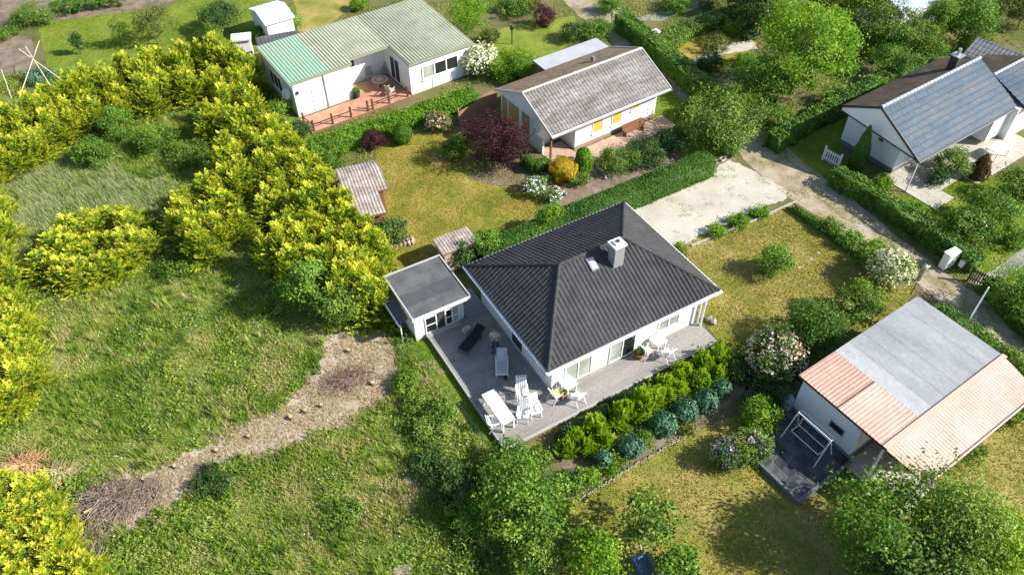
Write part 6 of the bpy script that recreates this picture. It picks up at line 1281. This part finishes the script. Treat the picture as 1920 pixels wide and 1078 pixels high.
# broad leaved weeds in drifts
x, y = scatter(MV, 30000, rg, [DIRTW, SIDEW]); nn = fbm(x + 33, y + 77, 1.7); k = (nn > .5); x, y, nn = x[k], y[k], nn[k]; m = len(x)
ii = np.repeat(np.arange(m), 11); c = np.stack([x[ii], y[ii], np.zeros(len(ii))], 1) + rg.normal(size=(len(ii), 3)) * [.11, .11, 0]; c[:, 2] = .12 + rg.random(len(ii)) * (.15 + .5 * (nn[ii] - .45))
nr = unit(rdir(len(ii), rg) * .8 + np.array([0, 0, 1.0])); a = unit(np.cross(nr, rdir(len(ii), rg))); b = np.cross(nr, a); s = rg.uniform(.05, .12, len(ii))[:, None]
link('broad_leaved_weeds', cards_mesh('weeds', c, a * s * .7, b * s * .42, .12 + .6 * fbm(c[:, 0] + 5, c[:, 1] + 61, 1.1) + rg.normal(0, .16, len(ii)), ), LM['weed'])['kind'] = 'stuff'
# white meadow flowers in loose drifts
x, y = scatter(MV, 26000, rg, [DIRTW, SIDEW]); nn = fbm(x + 13, y + 5, 1.3); k = (nn > .66) & (rg.random(len(x)) < .5); x, y = x[k], y[k]; m = len(x); c = np.stack([x, y, rg.uniform(.3, .5, m)], 1)
nr = unit(rdir(m, rg) * .35 + np.array([0, 0, 1.0])); a = unit(np.cross(nr, rdir(m, rg))); b = np.cross(nr, a); s = rg.uniform(.018, .036, m)[:, None]
link('meadow_flowers', cards_mesh('flowers', c, a * s, b * s, rg.random(m)), LM['snow'])['kind'] = 'stuff'
# short blades over the lawns
for k_, mt, dn in (('front_lawn', 'lawn', 420), ('lower_lawn', 'lawn', 420), ('plum_tree_lawn', 'lawn', 380), ('side_lawn', 'green_lawn', 700), ('roadside_garden_lawn', 'green_lawn', 380), ('shaded_lawn', 'green_lawn', 250), ('far_left_lawn', 'green_lawn', 260), ('road_verge', 'green_lawn', 300)):
    pl = LAWNW[k_]; A = abs(sum(pl[i][0] * pl[(i + 1) % len(pl)][1] - pl[(i + 1) % len(pl)][0] * pl[i][1] for i in range(len(pl)))) / 2; xs = [p[0] for p in pl]; ys = [p[1] for p in pl]
    x, y = scatter(pl, int(dn * (max(xs) - min(xs)) * (max(ys) - min(ys))), rg); q = fbm(x, y, 1.6); q2 = fbm(x + 40, y, .5); kk = rg.random(len(x)) < .25 + .9 * q; x, y, q, q2 = x[kk], y[kk], q[kk], q2[kk]
    blades('grass', x, y, .03 + .06 * rg.random(len(x)) * (.5 + q), np.full(len(x), .028), 1.4, .15 + .6 * q + .35 * (q2 - .5) + rg.normal(0, .12, len(x)), mt, rg, .03 if k_ == 'side_lawn' else .005)
# grass growing along and between the wheel tracks
x, y = scatter(world_poly(ROADPX), 110000, rg); q = fbm(x + 3, y + 8, 1.4); mid = world_poly([(1470, 330), (1560, 395), (1640, 455), (1740, 525), (1860, 640), (1960, 740), (1930, 690), (1770, 530), (1660, 445), (1575, 385), (1490, 325)]); kk = (inside(x, y, mid) & (q > .36)) | (q > .57); x, y, q = x[kk], y[kk], q[kk]
blades('track_grass', x, y, .05 + .10 * rg.random(len(x)), np.full(len(x), .03), 1.2, .3 + .5 * q, 'weed', rg, .012)
x, y = scatter(world_poly([(1180, 388), (1372, 302), (1474, 358), (1476, 372), (1400, 402), (1262, 462)]), 16000, rg); q = fbm(x + 3, y + 8, .8); kk = (q > .66) | (rg.random(len(x)) < .012); x, y = x[kk], y[kk]
blades('gravel_weeds', x, y, .03 + .05 * rg.random(len(x)), np.full(len(x), .018), 1.4, .3 + .5 * rg.random(len(x)), 'weed', rg, .02)
# ground cover between the gardens
gp = world_poly([(480, -30), (1100, -30), (1180, 60), (1330, 180), (1000, 330), (900, 470), (700, 500), (560, 240)])
gp2 = world_poly([(1120, -30), (1960, -40), (1980, 700), (1880, 640), (1400, 250), (1240, 120)])
gp3 = world_poly([(960, 860), (1360, 650), (1520, 690), (1480, 800), (1310, 800), (1060, 960), (1030, 1110), (960, 1110)])
for pl, nn_ in ((gp, 150000), (gp2, 170000), (gp3, 16000)):
    x, y = scatter(pl, nn_, rg, [w for k_, w in LAWNW.items()] + [world_poly(ROADPX)]); q = fbm(x, y, 1.8); kk = q > .42; x, y, q = x[kk], y[kk], q[kk]
    # nothing grows through floors and terraces
    for (o_, an, x0, x1, y0, y1) in (((-15.56, 49.34), 35, -.3, 14, -2.5, 5.8), ((2.75, 43.07), 33.8, 0, 10.6, -1.3, 7), ((25.79, 39.9), 34.2, -.1, 15.5, -2.3, 6.3), ((16.63, 18.9), 34, -4, 8.8, -2.2, 5), (MO, MA, -4.7, 10.7, -1.3, 10.5)):
        a_ = math.radians(an); lx = (x - o_[0]) * math.cos(a_) + (y - o_[1]) * math.sin(a_); ly = -(x - o_[0]) * math.sin(a_) + (y - o_[1]) * math.cos(a_); kk = ~((lx > x0) & (lx < x1) & (ly > y0) & (ly < y1)); x, y, q = x[kk], y[kk], q[kk]
    blades('ground_cover', x, y, .06 + .2 * rg.random(len(x)) * q, np.full(len(x), .04) * rg.uniform(.5, 1.4, len(x)), 1.3, .1 + .75 * q + rg.normal(0, .15, len(x)), 'weed', rg, .003)
print('tris', sum(len(m.polygons) for m in bpy.data.meshes))
